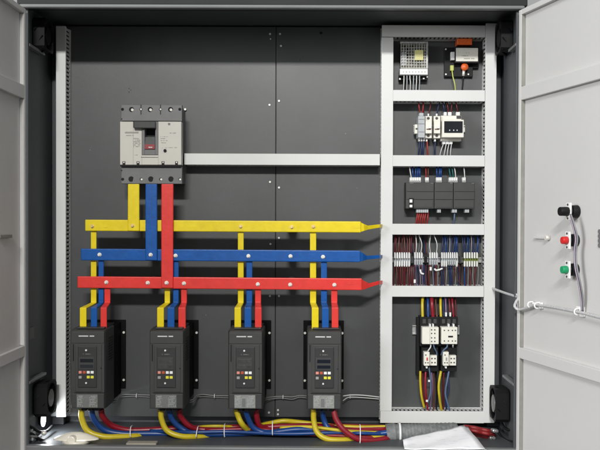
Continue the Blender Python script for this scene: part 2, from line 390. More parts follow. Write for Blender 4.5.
pr = [at(144.8, 137, .0945), at(155, 137, .0945), at(155, 149, .1), at(144.8, 149, .1)]
MB().prism(pr, [p + Vector((0, .012, 0)) for p in pr]).build('toggle_slide', 'drive2', mc)
mk = MB().pb(144.6, 144.3, 154.8, 149.0, .1002, .1009).build('trip_marker', 'trip', mc)
strokes(MB(), 148.5, 152.5, 146.7, 1.1, .101, 1).build('marking', 'inkw', mc)
hole = MB()
for x in (131.6, 150.3, 170.6): hole.cyl(at(x, 109.5, .0882), at(x, 109.5, .0889), .0058, n=20)
for x in (131.2, 150.9, 171): hole.cyl(at(x, 179, .0882), at(x, 179, .0889), .0062, n=20)
for x in (122.5, 141, 160.5, 179.8): hole.cyl(at(x, 109.3, .0882), at(x, 109.3, .0888), .0034, n=14); hole.cyl(at(x + .2, 179.2, .0882), at(x + .2, 179.2, .0888), .0034, n=14)
for x in (141, 160.5): hole.pb(x - .4, 104.6, x + .4, 114.5, .0884, .0887)
for y in (119, 170.5, 179.5): hole.pb(121, y - .6, 122.2, y + .6, .0884, .0887)
for x in (123.9, 138, 163, 176.5): hole.pb(x - 1.4, 161.3, x + 1.4, 164.6, .1002, .1006)
hole.build_each('screw_recess', 'black', mc)
sc = MB()
for x in (132.3, 150.6, 171): sc.cyl(at(x, 109.8, .089), at(x, 109.8, .0905), .0032, n=12)
for x in (141, 160.6): sc.cyl(at(x, 109.3, .0889), at(x, 109.3, .0905), .0022, n=10)
for x in (141.4, 161, 180): sc.cyl(at(x + .2, 179.4, .0889), at(x + .2, 179.4, .0905), .0024, n=10)
for x in (123.9, 138, 163, 176.5): sc.cyl(at(x, 162.4, .1007), at(x, 162.4, .1018), .0016, n=10)
sc.build_each('terminal_screw', 'steel', mc)
MB().cyl(at(165, 150.6, .1002), at(165, 150.6, .1032), .0036, n=16).build('test_button', 'black', mc)
MB().pb(168, 123, 170.2, 125, .1002, .1008).build('indicator', 'mcgrey', mc)
pt = MB(); strokes(pt, 125, 138.5, 131.5, 1.8, .1002, .95, 3); strokes(pt, 126, 134, 135, .8, .1002, .9, 4)
pt.build('maker_print', 'inkm', mc)
pt = MB()
for i, y in enumerate((138, 139.6, 141.2, 142.8, 144.4, 146)): strokes(pt, 133.5, 140.5, y, .9, .1002, .7, i)
for i, y in enumerate((136.3, 138.2, 140.2, 142.4, 147.5)): strokes(pt, 160.5, 168 - i % 2 * 2, y, .6, .1002, .6, i + 9)
strokes(pt, 168, 176, 132.5, .8, .1002, .8, 20); strokes(pt, 168, 177, 147.2, .6, .1002, .8, 23); strokes(pt, 132, 138, 154.6, .6, .1002, .8, 21)
pt.build('rating_print', 'inkm', mc)
MB().pb(141, 157, 158, 157.5, .1002, .1005).build('window_line', 'ink', mc)
MB().pb(119.4 + .8, 164.9, 181, 166.4, .0755, .097).build('cover_joint', 'black', mc)
sp = MB(); screw(sp, 185.3, 109.5, .004, .003, .004); sp.build('mounting_screw', 'steel', mc)
# ------------------------------------------------------------------ busbars
def flat(name, pts, d, th, m, label, group, cat='busbar', parent=None):
    f = [at(x, y, d) for x, y in pts]
    bk = [p + Vector((0, th, 0)) for p in f]
    mb = MB().prism(f, bk)
    return mb
def bolt_part(parent, px, py, d, r=.0036, m='steel'):
    mb = MB(); p = at(px, py, d)
    mb.cyl(p, p + Vector((0, -.0012, 0)), r * 1.25, n=20); mb.cyl(p + Vector((0, -.0012, 0)), p + Vector((0, -.0055, 0)), r * .86, r * .8, n=6)
    mb.build('bolt', m, parent)
def busbar(nm, label, pts, d, m, bolts, tail=None, boltm='steel', group='coloured busbars'):
    t = thing(nm, label, 'busbar', at(pts[0][0], pts[0][1], d), group)
    flat('bar', pts, d, .006, m, '', '').build('bar', m, t, .002, seg=3)
    if tail:
        x0, y0, y1 = pts[1][0], pts[1][1], pts[2][1]
        secs = [(x0 - 1.5, y0 + .3, y1 - .3, d - .001, .0045)] + tail
        vs = []
        for x, a, c, dd, th in secs:
            p, q = at(x, a, dd), at(x, c, dd)
            vs.append([p, q, q + Vector((0, th, 0)), p + Vector((0, th, 0))])
        mb = MB(); V = [v for s_ in vs for v in s_]; Fs = [(0, 1, 2, 3), tuple(len(V) - 4 + i for i in (3, 2, 1, 0))]
        for i in range(len(vs) - 1):
            for k in range(4): Fs.append((i * 4 + k, i * 4 + (k + 1) % 4, i * 4 + 4 + (k + 1) % 4, i * 4 + 4 + k))
        mb.add(V, Fs).build('narrow_tail', m, t, .0006)
    for bb in bolts: bolt_part(t, bb[0], bb[1], d + .0002, m=boltm if len(bb) < 3 else bb[2])
    return t
BD = .108
YB = busbar('busbar', 'long yellow horizontal bar, highest of the three', [(85, 219.6), (361, 221.4), (361, 232.6), (85, 231)], BD, 'yellow',
       [(92.4, 226.2), (240.7, 226.4), (291.7, 227, 'brass'), (313.3, 226.6)], [(364, 224, 231, BD - .004, .004), (368, 225.6, 229.6, BD - .012, .004), (379.5, 224.3, 227.7, BD - .03, .004), (383, 224.3, 227.5, .045, .004)], 'brass')
BB = busbar('busbar', 'long blue horizontal bar, middle of the three', [(80.7, 248.6), (360.4, 250.6), (360.4, 262.2), (80.7, 260.4)], BD + .002, 'blue',
       [(99.6, 254.6), (175.6, 255.6), (248.4, 256), (290.5, 256.2), (323, 256.8)], [(363, 253, 261, BD - .004, .004), (367, 255.8, 259.6, BD - .012, .004), (379.5, 255, 258.4, BD - .03, .004), (383, 255, 258.2, .045, .004)])
RB = busbar('busbar', 'long red horizontal bar, lowest of the three', [(77.3, 276.3), (362, 278.4), (362, 290.3), (77.3, 288)], BD + .004, 'red',
       [(106.4, 282.3), (147.8, 282.8), (184, 283.4), (257.8, 284.2), (290.2, 284.6), (334.4, 284.8)], [(364.5, 281, 289.5, BD - .004, .004), (369, 283.4, 287.6, BD - .012, .004), (379.5, 280.8, 284.4, BD - .03, .004), (383, 280.5, 284, .045, .004)])
FG = 'short bars feeding down from the big breaker'
busbar('busbar', 'short yellow upright bar hanging from the big breaker', [(127.7, 183.9), (139.2, 183.9), (139.2, 231.2), (127.6, 231)], BD + .0075, 'yellow', [(132.6, 225.6), (133, 187, 'brass')][:1], boltm='brass', group=FG)
busbar('busbar', 'blue upright bar hanging from the middle of the big breaker', [(145.3, 183.9), (157, 183.9), (157, 260.6), (145.3, 260.4)], BD + .0095, 'blue', [(150.7, 254.8)], group=FG)
busbar('busbar', 'long red upright bar hanging from the big breaker', [(161.2, 183.9), (173.3, 183.9), (172.9, 288.3), (161.1, 288.1)], BD + .0115, 'red', [(166.6, 282.8)], group=FG)
# insulators carrying the bars
for col, y, d in (('yellow', 227, BD), ('blue', 256, BD + .002), ('red', 284, BD + .004)):
    for px in (148, 291):
        p = at(px, y - (.6 if px < 200 else 0), d - .0062); mb = MB()
        L = p.y * -1 - .001
        for k in range(4):
            a = .001 + L * k / 4; b_ = .001 + L * (k + 1) / 4
            mb.cyl((p.x, -a, p.z), (p.x, -(a + (b_ - a) * .5), p.z), .012, n=20); mb.cyl((p.x, -(a + (b_ - a) * .5), p.z), (p.x, -b_, p.z), .0095, n=20)
        side = 'left' if px < 200 else 'right'
        mb.build('insulator', 'drive2', None, .0005, (f'dark ribbed standoff insulator behind the {col} bar, {side} one', 'insulator', 'standoff insulators behind the bars'))
# ------------------------------------------------------------------ drives
ORD = ['first', 'second', 'third', 'fourth']
DC = [-.502 + .1745 * i for i in range(4)]
DD = .173
def Xd(px): return (px - 245.5) * (DIST - DD) / F     # widths measured on the third drive's face
def Zd(y, d=DD): return at(300, y, d).z
dr = thing('motor_drive', 'first grey motor drive from the left, beside the tall trunking', 'motor drive', (DC[0], 0, Zd(409.5)), 'motor drives in a row')
def dbox(mb, px0, y0, px1, y1, d0, d1):
    return mb.box(DC[0] + Xd(px0), DC[0] + Xd(px1), -d0, -d1, Zd(y1), Zd(y0))
zt_, zb_ = Zd(331.5), Zd(409.5)
c0 = DC[0]
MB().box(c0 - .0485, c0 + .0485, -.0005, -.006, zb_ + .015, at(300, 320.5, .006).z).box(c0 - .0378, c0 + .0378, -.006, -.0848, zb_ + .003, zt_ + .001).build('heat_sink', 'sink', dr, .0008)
# body with chamfered shoulders (profile extruded in depth)
w = .0385
def loop(hw, z0, z1, d, ch): return [(c0 - hw, -d, z0), (c0 + hw, -d, z0), (c0 + hw, -d, z1 - ch), (c0 + hw - ch * .5, -d, z1), (c0 - hw + ch * .5, -d, z1), (c0 - hw, -d, z1 - ch)]
mb = MB(); ls = [loop(w, zb_, zt_ + .003, .085, .003), loop(w, zb_, zt_ + .003, .15, .003), loop(w, zb_, zt_ + .002, .165, .003), loop(w - .0022, zb_ + .001, zt_, .172, .003)]
for i in range(3):
    A, B_ = [Vector(v) for v in ls[i]], [Vector(v) for v in ls[i + 1]]
    mb.add(A + B_, [(k, (k + 1) % 6, (k + 1) % 6 + 6, k + 6) for k in range(6)])
mb.add(ls[0], [tuple(range(6))]); mb.add(ls[3], [tuple(range(6))])
bb = bmesh.new()
mb.build('body', 'drive', dr)
MB().box(c0 - .026, c0 + .034, -.06, -.162, zt_ + .0032, zt_ + .006).build('top_vent_cover', 'drive2', dr, .0005)
# side vents
sv = MB()
for k in range(9): sv.box(c0 + w - .0004, c0 + w + .0004, -.095, -.14, zt_ - .02 - k * .006, zt_ - .0225 - k * .006)
sv.build('side_vent', 'black', dr)
dbox(MB(), 229, 333, 262, 344, .1721, .1735).build('top_band', 'drive', dr, .0008)
dbox(MB(), 230.6, 345, 231.6, 362, .1715, .1724).build('side_slit', 'black', dr)
face = dbox(MB(), 233, 345, 259.5, 392.5, .1721, .1737); face.build('front_lid', 'drive', dr, .001)
kp = dbox(MB(), 236, 347, 254.8, 388, .1738, .1765).build('keypad', 'drive2', dr, .001)
def xkey(px0, y0, px1, y1, m, nm='key', d0=.1766, d1=.178):
    dbox(MB(), px0, y0, px1, y1, d0, d1).build(nm, m, kp, .0004)
xkey(237, 357.5, 252.6, 369.5, 'drive', 'screen_bezel', .1766, .1775)
xkey(238.4, 359.3, 251.6, 362.8, 'lcd', 'screen', .1776, .178); xkey(238.4, 365, 251.6, 368.3, 'lcd2', 'screen', .1776, .178)
for x, y, m in ((237, 371.4, 'keyr'), (241.1, 371.4, 'keyo'), (245.1, 371.4, 'keyw'), (249, 371.4, 'keyw'), (237, 376.4, 'keyg'), (245.1, 376.2, 'keyy'), (249, 376.2, 'keyy')):
    xkey(x, y, x + 3.0, y + 2.6, m)
for x, y in ((244.4, 350.7), (244.4, 383.4)):
    p = Vector((c0 + Xd(x), -.1766, Zd(y))); MB().cyl(p, p + Vector((0, -.0012, 0)), .0021, n=12).build('screw', 'inkw', kp)
def dstrokes(px0, px1, y, h, d, m, nm, seed, fill=.9, wmin=.5):
    rnd = random.Random(seed); mb = MB(); x = px0
    while x < px1:
        ww = rnd.uniform(wmin, wmin * 1.8)
        if rnd.random() < fill: dbox(mb, x, y, min(px1, x + ww * .8), y + h, d, d + .0003)
        x += ww
    return mb
dstrokes(241.2, 248.8, 354.1, .9, .1766, 'inkw', '', 5).build('keypad_print', 'plate', kp)
lg = dstrokes(236.6, 246.2, 336.2, 1.15, .1736, '', '', 8, 1); lg2 = dstrokes(247.6, 252.2, 336.2, 1.15, .1736, '', '', 9, 1)
lg.v += [] ; k = len(lg.v); lg.add(lg2.v, [tuple(f) for f in lg2.f]); lg.build('maker_print', 'inkw', dr)
dbox(MB(), 232, 393.2, 262.6, 393.9, .1721, .1725).build('seam', 'black', dr)
dbox(MB(), 229.4, 394.4, 261.8, 408.6, .1721, .1738).build('terminal_cover', 'drive', dr, .001)
npl = dbox(MB(), 234.6, 395.2, 255.6, 408.2, .1739, .1743).build('rating_plate', 'plate', dr, .0003)
pm = MB()
for k in range(7):
    y = 396.6 + k * 1.6
    for a, c in ((235.4, 241.5), (247.5, 254.8)):
        q = dstrokes(a, c - (k * 7 % 3), y, .55, .1744, '', '', 40 + k, .75, .8); pm.add(q.v, [tuple(f) for f in q.f])
pm.build('plate_print', 'ltgrey', npl)
dbox(MB(), 242.3, 398.6, 245.8, 407, .1744, .1747).build('plate_mark', 'mcgrey', npl)
for i in range(3):
    MB().box(c0 - .018 + .0145 * i, c0 - .007 + .0145 * i, -.12, -.158, zb_ - .008, zb_ - .0005).build('bottom_gland', 'black', dr, .001)
dbox(MB(), 258.4, 368.3, 259.6, 369.5, .1721, .174).build('status_light', 'black', dr)
for sx in (-1, 1):
    for y in (333, 380.5):
        q = at(300, y, .007); MB().cyl((c0 + sx * .0447, -.0062, q.z), (c0 + sx * .0447, -.0095, q.z), .0033, .0027, n=14).build('mounting_screw', 'steel', dr)
def copy_tree(o, parent=None):
    c = o.copy(); C.objects.link(c); c.parent = parent
    for ch in list(o.children): copy_tree(ch, c)
    return c
dlabs = [None, 'second grey motor drive from the left', 'third grey motor drive from the left', 'fourth grey motor drive, nearest the ladder-shaped white frame']
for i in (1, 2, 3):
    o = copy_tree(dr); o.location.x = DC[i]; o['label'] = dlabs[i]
    for q_ in o.children_recursive:          # the displays and rating plates differ in tone
        nm_ = q_.name.split('.')[0]
        sw = {('screen', 1): 'lcdgrey', ('screen', 2): 'lcdgrey', ('screen', 3): 'lcdb', ('rating_plate', 2): 'plate2', ('rating_plate', 3): 'plate2'}.get((nm_, i))
        if sw: q_.material_slots[0].link = 'OBJECT'; q_.material_slots[0].material = M[sw]
# straps between bars and drives
straps = {  # upper x0,x1 , lower x0,x1
 0: [('yellow', 90.7, 96.3, 79.7, 86.3), ('blue', 98.4, 103.6, 90.7, 97), ('red', 104.2, 110.2, 100.4, 106.7)],
 1: [('yellow', 164.5, 170, 157, 163.8), ('blue', 173, 178.6, 167.3, 174.4), ('red', 181, 186.8, 178.3, 185.6)],
 2: [('yellow', 237.8, 243.6, 234.4, 241), ('blue', 246.3, 252.3, 244.4, 251.4), ('red', 255, 261, 254.9, 261.6)],
 3: [('yellow', 310, 316.2, 311.7, 318.6), ('blue', 321, 327, 322, 328.8), ('red', 331.2, 337.4, 331.7, 338.4)]}
topy = {'yellow': 221.5, 'blue': 250.5, 'red': 279}
for i in range(4):
    for c, u0, u1, l0, l1 in straps[i]:
        d1 = BD - {'yellow': .0085, 'blue': .0065, 'red': .0045}[c]; d2 = .142
        th = .004
        bz0, bz1 = (302.5, 307.2)
        # centre line: down at depth d1, slanting forward, down at depth d2
        pts = [(u0, u1, topy[c], d1), (u0, u1, bz0, d1), (l0, l1, bz1 + .4, d2), (l0, l1, 330.5 + (.6 if i == 3 else 0), d2)]
        fr, bk = [], []
        L = [at(a, y, d) for a, b_, y, d in pts]; R = [at(b_, y, d) for a, b_, y, d in pts]
        offs = [Vector((0, th, 0)), Vector((0, th * .7, -th * .7)), Vector((0, th * .7, -th * .7)), Vector((0, th, 0))]
        V = []; 
        for k in range(4): V += [L[k], R[k], R[k] + offs[k], L[k] + offs[k]]
        Fs = [(0, 1, 2, 3), (15, 14, 13, 12)] + [(k * 4 + j, k * 4 + (j + 1) % 4, k * 4 + 4 + (j + 1) % 4, k * 4 + 4 + j) for k in range(3) for j in range(4)]
        pos = ['first', 'second', 'third', 'fourth'][i]
        t = MB().add(V, Fs).build('busbar_strap', c, None, .0013, (f'{c} cranked strap dropping from the {c} bar to the {pos} drive', 'strap', 'coloured straps down to the drives'))
# ------------------------------------------------------------------ wires and cables
def px_path(pts): return [at(*p) for p in pts]
def cable(nm, pts, r, m, label, cat, group=None, n=12, sub=7):
    return MB().tube(px_path(pts), r, n, sub).build(nm, m, None, 0, (label, cat, group))
PG = 'power cables out of the drives'
rr = .0063
pc = [
 ('cyellow', 0, [(81.5, 409, .14), (81.8, 418, .14), (88, 431, .14), (103, 436.5, .14), (120, 436.8, .13), (136, 436.2, .115), (152, 434.6, .085), (185, 433, .07), (235, 432, .06)]),
 ('cblue', 0, [(91.2, 409, .13), (94, 419, .125), (104, 429.5, .115), (122, 433.5, .11), (150, 433.6, .105), (200, 433.8, .1), (270, 432.5, .1), (330, 431, .095), (388, 435, .09)]),
 ('cred', 0, [(101, 409, .13), (103, 417, .12), (112, 425.5, .10), (128, 430, .09), (150, 429.8, .085), (165, 429, .08), (200, 428, .07), (262, 427, .07), (330, 428.6, .07), (388, 431, .07)]),
 ('cyellow', 1, [(160.8, 409, .14), (161.5, 419, .14), (167, 430.5, .14), (180, 436, .14), (196, 436.6, .13), (212, 436, .11), (230, 434, .085), (270, 431.5, .07), (320, 430, .06)]),
 ('cblue', 1, [(168.8, 409, .13), (172, 419, .125), (181, 428, .12), (196, 433.6, .12), (240, 433.6, .115), (300, 430, .11), (345, 433.5, .11), (388, 434, .11)]),
 ('cred', 1, [(179, 409, .13), (181, 417, .12), (189, 425.5, .11), (200, 429.3, .1), (228, 430, .1), (266, 427, .1), (310, 426, .09), (350, 430, .085), (388, 429.5, .085)]),
 ('cyellow', 2, [(236, 409, .14), (238.5, 417, .14), (242, 424, .14), (248, 430, .12), (257, 433.4, .1), (275, 433.4, .085), (320, 431, .075)]),
 ('cblue', 2, [(245.5, 409, .14), (248, 418, .135), (254, 428, .13), (268, 432.6, .13), (300, 429.4, .13), (340, 432.2, .12), (388, 437, .11)]),
 ('cred', 2, [(256.3, 409, .13), (257, 418, .125), (260, 426, .115), (270, 428.4, .1), (292, 426, .09), (330, 426, .08), (388, 427.6, .07)]),
 ('cyellow', 3, [(313.8, 409, .14), (313.8, 420, .14), (317, 432, .145), (326, 438.6, .15), (340, 440, .15), (360, 439, .14), (388, 434.6, .125)]),
 ('cblue', 3, [(322.5, 409, .13), (324, 420, .125), (330, 429.5, .13), (345, 434, .135), (365, 435.4, .13), (390, 432.2, .13)]),
 ('cred', 3, [(333.6, 409, .15), (336.5, 420, .155), (345, 431, .16), (358, 439, .16), (374, 440.4, .15), (394, 436.8, .125)]),
]
cn = {'cyellow': 'yellow', 'cblue': 'blue', 'cred': 'dark red'}
for m, i, pts in pc:
    cable('power_cable', pts, rr * (1.0 if i != 0 else 1.05), m, f'thick {cn[m]} cable curving from the bottom of the {ORD[i]} drive', 'cable', PG, 14, 8)
cable('power_cable', [(196, 428, .07), (205, 426.5, .08), (222, 426.2, .08), (245, 428, .06)], .0035, 'cyellow', 'short thin yellow cable crossing the bundle between second and third drives', 'cable')
cable('power_cable', [(252, 427.5, .06), (268, 423.6, .08), (283, 420.9, .085), (300, 422.2, .08), (330, 425.5, .08), (360, 427.4, .08), (388, 427.2, .08)], .0052, 'cyellow', 'long yellow cable lying on top of the bundle under the fourth drive', 'cable')
for pts_, r_, m_, lab_ in (
 ([(150, 431, .10), (190, 432.2, .13), (232, 431.8, .125), (285, 433.8, .14), (330, 432.8, .14), (388, 432.4, .12)], .0042, 'cblue', 'thinner blue cable running along the front of the bundle'),
 ([(205, 430.5, .12), (250, 429, .12), (292, 431.6, .12), (340, 430, .13), (388, 429, .11)], .0045, 'cred', 'thinner dark red cable weaving through the middle of the bundle'),
 ([(280, 428, .12), (310, 427, .13), (350, 431.4, .14), (388, 433, .12)], .0038, 'cyellow', 'thinner yellow cable weaving through the bundle near the sleeve'),
 ([(300, 433.6, .13), (335, 435.6, .14), (365, 437.2, .14), (390, 437.6, .12)], .0042, 'cred2', 'thinner dull red cable low in the bundle near the sleeve'),
 ([(340, 434, .13), (362, 433.2, .145), (390, 434.6, .125)], .004, 'cblue', 'short thinner blue cable entering the sleeve')):
    cable('power_cable', pts_, r_, m_, lab_, 'cable', 'thinner cables in the bundle', 12, 8)
def tie(x, y0, y1, d, label, tilt=0):
    p = at(x + tilt, y0, d); q = at(x, y1, d + .012)
    mb = MB().tube([p + Vector((0, .02, -.001)), p, (p + q) / 2 + Vector((0, -.007, 0)), q, q + Vector((0, .02, 0))], .0011, 6, 4)
    mb.build('cable_tie', 'nylon', None, 0, (label, 'cable tie', 'white ties round the cable bundle'))
tie(130.8, 427, 437, .118, 'white tie round the cables between first and second drives')
tie(196.2, 427.4, 437, .132, 'slanting white tie round the cables left of the third drive', 1.5)
tie(224.5, 425, 437, .118, 'upright white tie round the cables below left edge of the third drive')
tie(272.5, 422, 435, .135, 'white tie round the cables right of the third drive')
tie(360.2, 426, 443, .168, 'white tie round the cables right of the fourth drive')
# signal leads between the drives
sg = [
 ([(108, 401.5, .07), (116, 400, .05), (120, 396, .02), (124, 394.6, .008), (136, 394.8, .006), (152, 395.2, .006)], 'first and second'),
 ([(186, 401, .07), (193, 399.5, .05), (197, 395.5, .02), (203, 394.6, .008), (214, 395.6, .006), (232, 396, .006)], 'second and third'),
 ([(262, 400, .05), (268, 397.5, .02), (280, 396.4, .012), (292, 397, .012), (300, 395.6, .012), (312, 396.6, .012)], 'third and fourth')]
for pts, nm in sg:
    cable('signal_lead', pts, .0014, 'gwire', f'thin grey lead on the panel between {nm} drives, upper', 'lead', 'thin leads between the drives', 8)
    cable('signal_lead', [(x, y + 1.6 + (i % 2) * .5, d) for i, (x, y, d) in enumerate(pts)], .0011, 'gwire', f'thin grey lead on the panel between {nm} drives, lower', 'lead', 'thin leads between the drives', 8)
cable('signal_lead', [(343, 396, .03), (352, 395, .02), (364, 395.4, .012), (383, 397.6, .01)], .0016, 'wwire', 'pale lead from the fourth drive to the ladder-shaped frame, upper', 'lead', 'thin leads between the drives', 8)
cable('signal_lead', [(343, 400.5, .03), (349, 397.4, .02), (362, 397.6, .012), (383, 399.4, .01)], .0012, 'wwire', 'pale lead from the fourth drive to the ladder-shaped frame, lower', 'lead', 'thin leads between the drives', 8)
for x, y in ((136.5, 395.5), (214.5, 396), (283, 397), (350, 396.5)):
    p = at(x, y, .015); MB().tube([p + Vector((0, .006, .004)), p + Vector((0, -.002, .003)), p + Vector((0, -.002, -.004)), p + Vector((0, .006, -.005))], .0009, 6, 3).build('cable_tie', 'nylon', None, 0, ('tiny white tie on the thin leads ' + {136.5: 'between first and second drives', 214.5: 'between second and third drives', 283: 'between third and fourth drives', 350: 'between the fourth drive and white frame'}[x], 'cable tie', 'tiny ties on the thin leads'))
# grey sleeve holding the bundle, red cables leaving it
t = thing('cable_sleeve', 'grey ribbed sleeve swallowing the coloured cables below the frame', 'sleeve', at(400, 440, .12))
mb = MB(); P0 = px_path([(386.5, 434.4, .115), (400, 433, .115), (425, 431.8, .11), (456, 430.5, .09)])
mb.tube(P0, lambda s_: (.0235 if s_ < .25 else .022 - .004 * s_) + .0007 * math.sin(s_ * 150), 20, 22); mb.build('sleeve_body', 'duct', t)
mb = MB().cyl(at(398.6, 433, .115), at(400.6, 433, .115), .0246, n=24); mb.build('clamp_band', 'nylon', t)
for k, (y, d) in enumerate(((429.5, .12), (432.6, .14), (435.8, .12))):
    cable('power_cable', [(464, y - 3, .1), (473, y - 2, d), (482, y, d), (489, y + 1.5, d), (494, y + 3, d - .03)], .0045, 'cred2', ('upper', 'middle', 'lower')[k] + ' dark red cable end lying right of the papers', 'cable', 'red cable ends in the right corner')
for k, (x, y) in enumerate(((489, 437.5), (494, 441), (492, 430.5))):
    mb = MB(); p = at(x, y, .12); mb.cyl(p, p + Vector((.006, -.012, .002)), .005, n=14).cyl(p + Vector((.006, -.012, .002)), p + Vector((.008, -.018, .003)), .0035, n=12)
    mb.build('cable_lug', 'galv', None, 0, (('leftmost', 'rightmost', 'topmost')[k] + ' bare metal cable lug by the red cable ends', 'cable lug', 'metal lugs in the right corner'))
p = at(503.5, 440, .1); MB().dome(p, (0, -1, .3), .005, .006).build('floor_bolt', 'steel', cab)
p = at(44, 433, .15); MB().dome(p, (0.2, -1, .3), .006, .006).build('floor_bolt', 'steel', cab)

# ------------------------------------------------------------------ compartment one: power supply and relay board
ps = thing('power_supply', 'small caged silver power supply in the top left of the frame', 'power supply', at(414, 75, 0))
MB().pb(401.4, 43, 426.8, 69, .002, .034).build('circuit_board', 'pcb', ps)
cg = MB(); D0, D1 = .0362, .038
for k in range(11): cg.pb(401 + k * 2.62 - .28, 42, 401 + k * 2.62 + .28, 68.6, D0, D1)
for k in range(10): cg.pb(400.6, 42 + k * 2.9 - .25, 427.6, 42 + k * 2.9 + .28, D0 + .0019, D1 + .0006)
cg.pb(400.2, 41.6, 428, 43.6, D0 + .0022, D1 + .0012); cg.pb(426, 43.6, 428, 68.6, D0 + .0022, D1 + .001)
cg.build('mesh_cage', 'cage', ps)
MB().pb(414.8, 50, 423.3, 60.2, .0395, .041).build('label_sticker', 'ysticker', ps, .0003)
tp = MB()
for k, (x, y, s_) in enumerate(((404, 46, 2.4), (408, 49, 3), (407, 56, 3.6), (412, 62, 2.6), (403, 60, 2.4), (419, 64.5, 2.8), (412, 45.5, 2.6))):
    tp.pb(x - s_ / 2, y - s_ / 2, x + s_ / 2, y + s_ / 2, .0342, .0355)
tp.build_each('component', 'black', ps)
MB().pb(401.8, 52, 405.8, 66, .0342, .0357).build('transformer', 'ltgrey', ps)
ts = MB().pb(400, 68.8, 427.8, 74.6, .002, .042).build('terminal_strip', 'white', ps, .0006)
dt = MB()
for k in range(8): dt.pb(403 + k * 3.1, 71.4, 403.7 + k * 3.1, 72.4, .0421, .0424)
dt.build('terminal_marks', 'inkm', ts)
MB().pb(399, 74.7, 427.6, 80, .002, .022).build('foot', 'black', ps, .001)
sc = MB()
for x, y in ((399.8, 79), (423.6, 78.4), (427, 77)): screw(sc, x, y, .0222, .0026)
sc.build_each('foot_screw', 'steel', ps)
for k, x in enumerate((404, 407, 410, 413.6, 416.6, 419.6)):
    e = x + random.uniform(-.8, .6)
    m = ('wwire', 'ltgrey')[k % 2]
    cable('wire', [(x, 74.5, .036), (x, 78.5, .034), (e, 83, .032), (e - .4, 93, .022)], .0013, m, f'pale thin wire under the power supply, {("first","second","third","fourth","fifth","sixth")[k]} from left', 'wire', 'pale wires under the power supply', 8, 5)
    if k % 2 == 0: cable('wire', [(x + 1.4, 75, .03), (x + 1.2, 80, .03), (x + .6, 93, .022)], .0012, 'black', f'black thin wire under the power supply, {("first","","second","","third")[k]} from left', 'wire', 'black wires under the power supply', 8, 5)
rb = thing('relay_board', 'black mounting plate with orange block and white label in the top right of the frame', 'relay', at(460, 77, 0))
MB().pb(444.4, 47.5, 473, 76.8, .001, .012).pb(473, 47.5, 479, 68, .001, .012).build('base_plate', 'black', rb, .001)
MB().pb(455, 46.6, 479.2, 63, .0121, .032).build('relay_body', 'black', rb, .001)
st = MB().pb(456, 48, 478, 61.3, .0321, .0328).build('white_label', 'sticker', rb, .0002)
pt = MB(); strokes(pt, 464, 474.5, 58.2, .8, .0329, .9, 1); strokes(pt, 461, 468, 55.4, .7, .0329, .5, 2); strokes(pt, 466, 473, 52.4, .6, .0329, .4, 2)
pt.build('label_print', 'inkm', st)
MB().pb(457.2, 38.4, 472.2, 44.8, .004, .034).pb(459, 37.2, 461, 38.4, .004, .03).build('orange_block', 'orange', rb, .0012)
MB().pb(450.9, 51.8, 454.6, 60, .0121, .024).build('white_connector', 'white', rb, .0008)
mb = MB(); p = at(464.6, 67, .026); mb.cyl(at(464.6, 67.6, .0125), p, .007, .0085, 20); mb.dome(p, (0, -1, 0), .0085, .004, 20)
mb.build('red_knob', 'orange', rb)
MB().cyl(at(463.8, 70.5, .02), at(463.4, 76, .02), .0035, .003, 14).build('fork_terminal', 'steel', rb)
MB().pb(450.4, 65.2, 453.8, 70.6, .0121, .022).build('yellow_terminal', 'lime', rb, .001)
sc = MB()
for x, y in ((445.8, 49.3), (445.8, 74.4), (468.2, 74.4)): screw(sc, x, y, .0122, .0022)
sc.build_each('corner_screw', 'steel', rb)
cable('wire', [(452, 70, .02), (453, 77, .024), (454.8, 84, .026), (455.6, 93, .022)], .0014, 'lime', 'yellow-green wire hanging from the black relay plate', 'wire')
cable('wire', [(463.4, 76, .02), (463.2, 80, .02), (462, 93, .015)], .0016, 'black', 'black wire under the red knob of the relay plate', 'wire')

# ------------------------------------------------------------------ compartment two: small breakers and panel meter
def rail(x0, x1, y, label, hh=3.6):
    t = MB().pb(x0, y - hh, x1, y + hh, .003, .0045).pb(x0, y - hh, x1, y - hh + 1.1, .0045, .009).pb(x0, y + hh - 1.1, x1, y + hh, .0045, .009)
    t.build('mounting_rail', 'galv', None, .0003, (label, 'rail', 'metal mounting rails'))
rail(413.5, 465, 128.6, 'metal rail carrying the small breakers')
es = thing('end_clamp', 'small cream end clamp left of the grey terminal block', 'clamp', at(416, 134, 0))
MB().pb(414.6, 124.4, 418, 133.6, .009, .03).build('clamp_body', 'cream2', es, .0006); MB().cyl(at(416.4, 128.8, .0302), at(416.4, 128.8, .0308), .0022, n=12).build('clamp_screw', 'ink', es)
tb = thing('relay_socket', 'pale grey slim module beside the two small cream breakers', 'module', at(421.5, 138, 0))
MB().pb(418.2, 116, 424.9, 137.6, .009, .05).pb(419.3, 112.8, 423.6, 116, .009, .04).build('module_body', 'ltgrey', tb, .0008)
g_ = MB()
for y in (119, 123.6, 131.6): g_.pb(418.6, y, 424.4, y + .5, .0502, .0506)
g_.build('module_groove', 'mcgrey', tb)
g_ = MB(); [g_.pb(418.6 + k * 2.3, 137.7, 420.2 + k * 2.3, 141.2, .02, .035) for k in range(3)]; g_.build_each('lower_ferrule', 'white', tb, .0003)
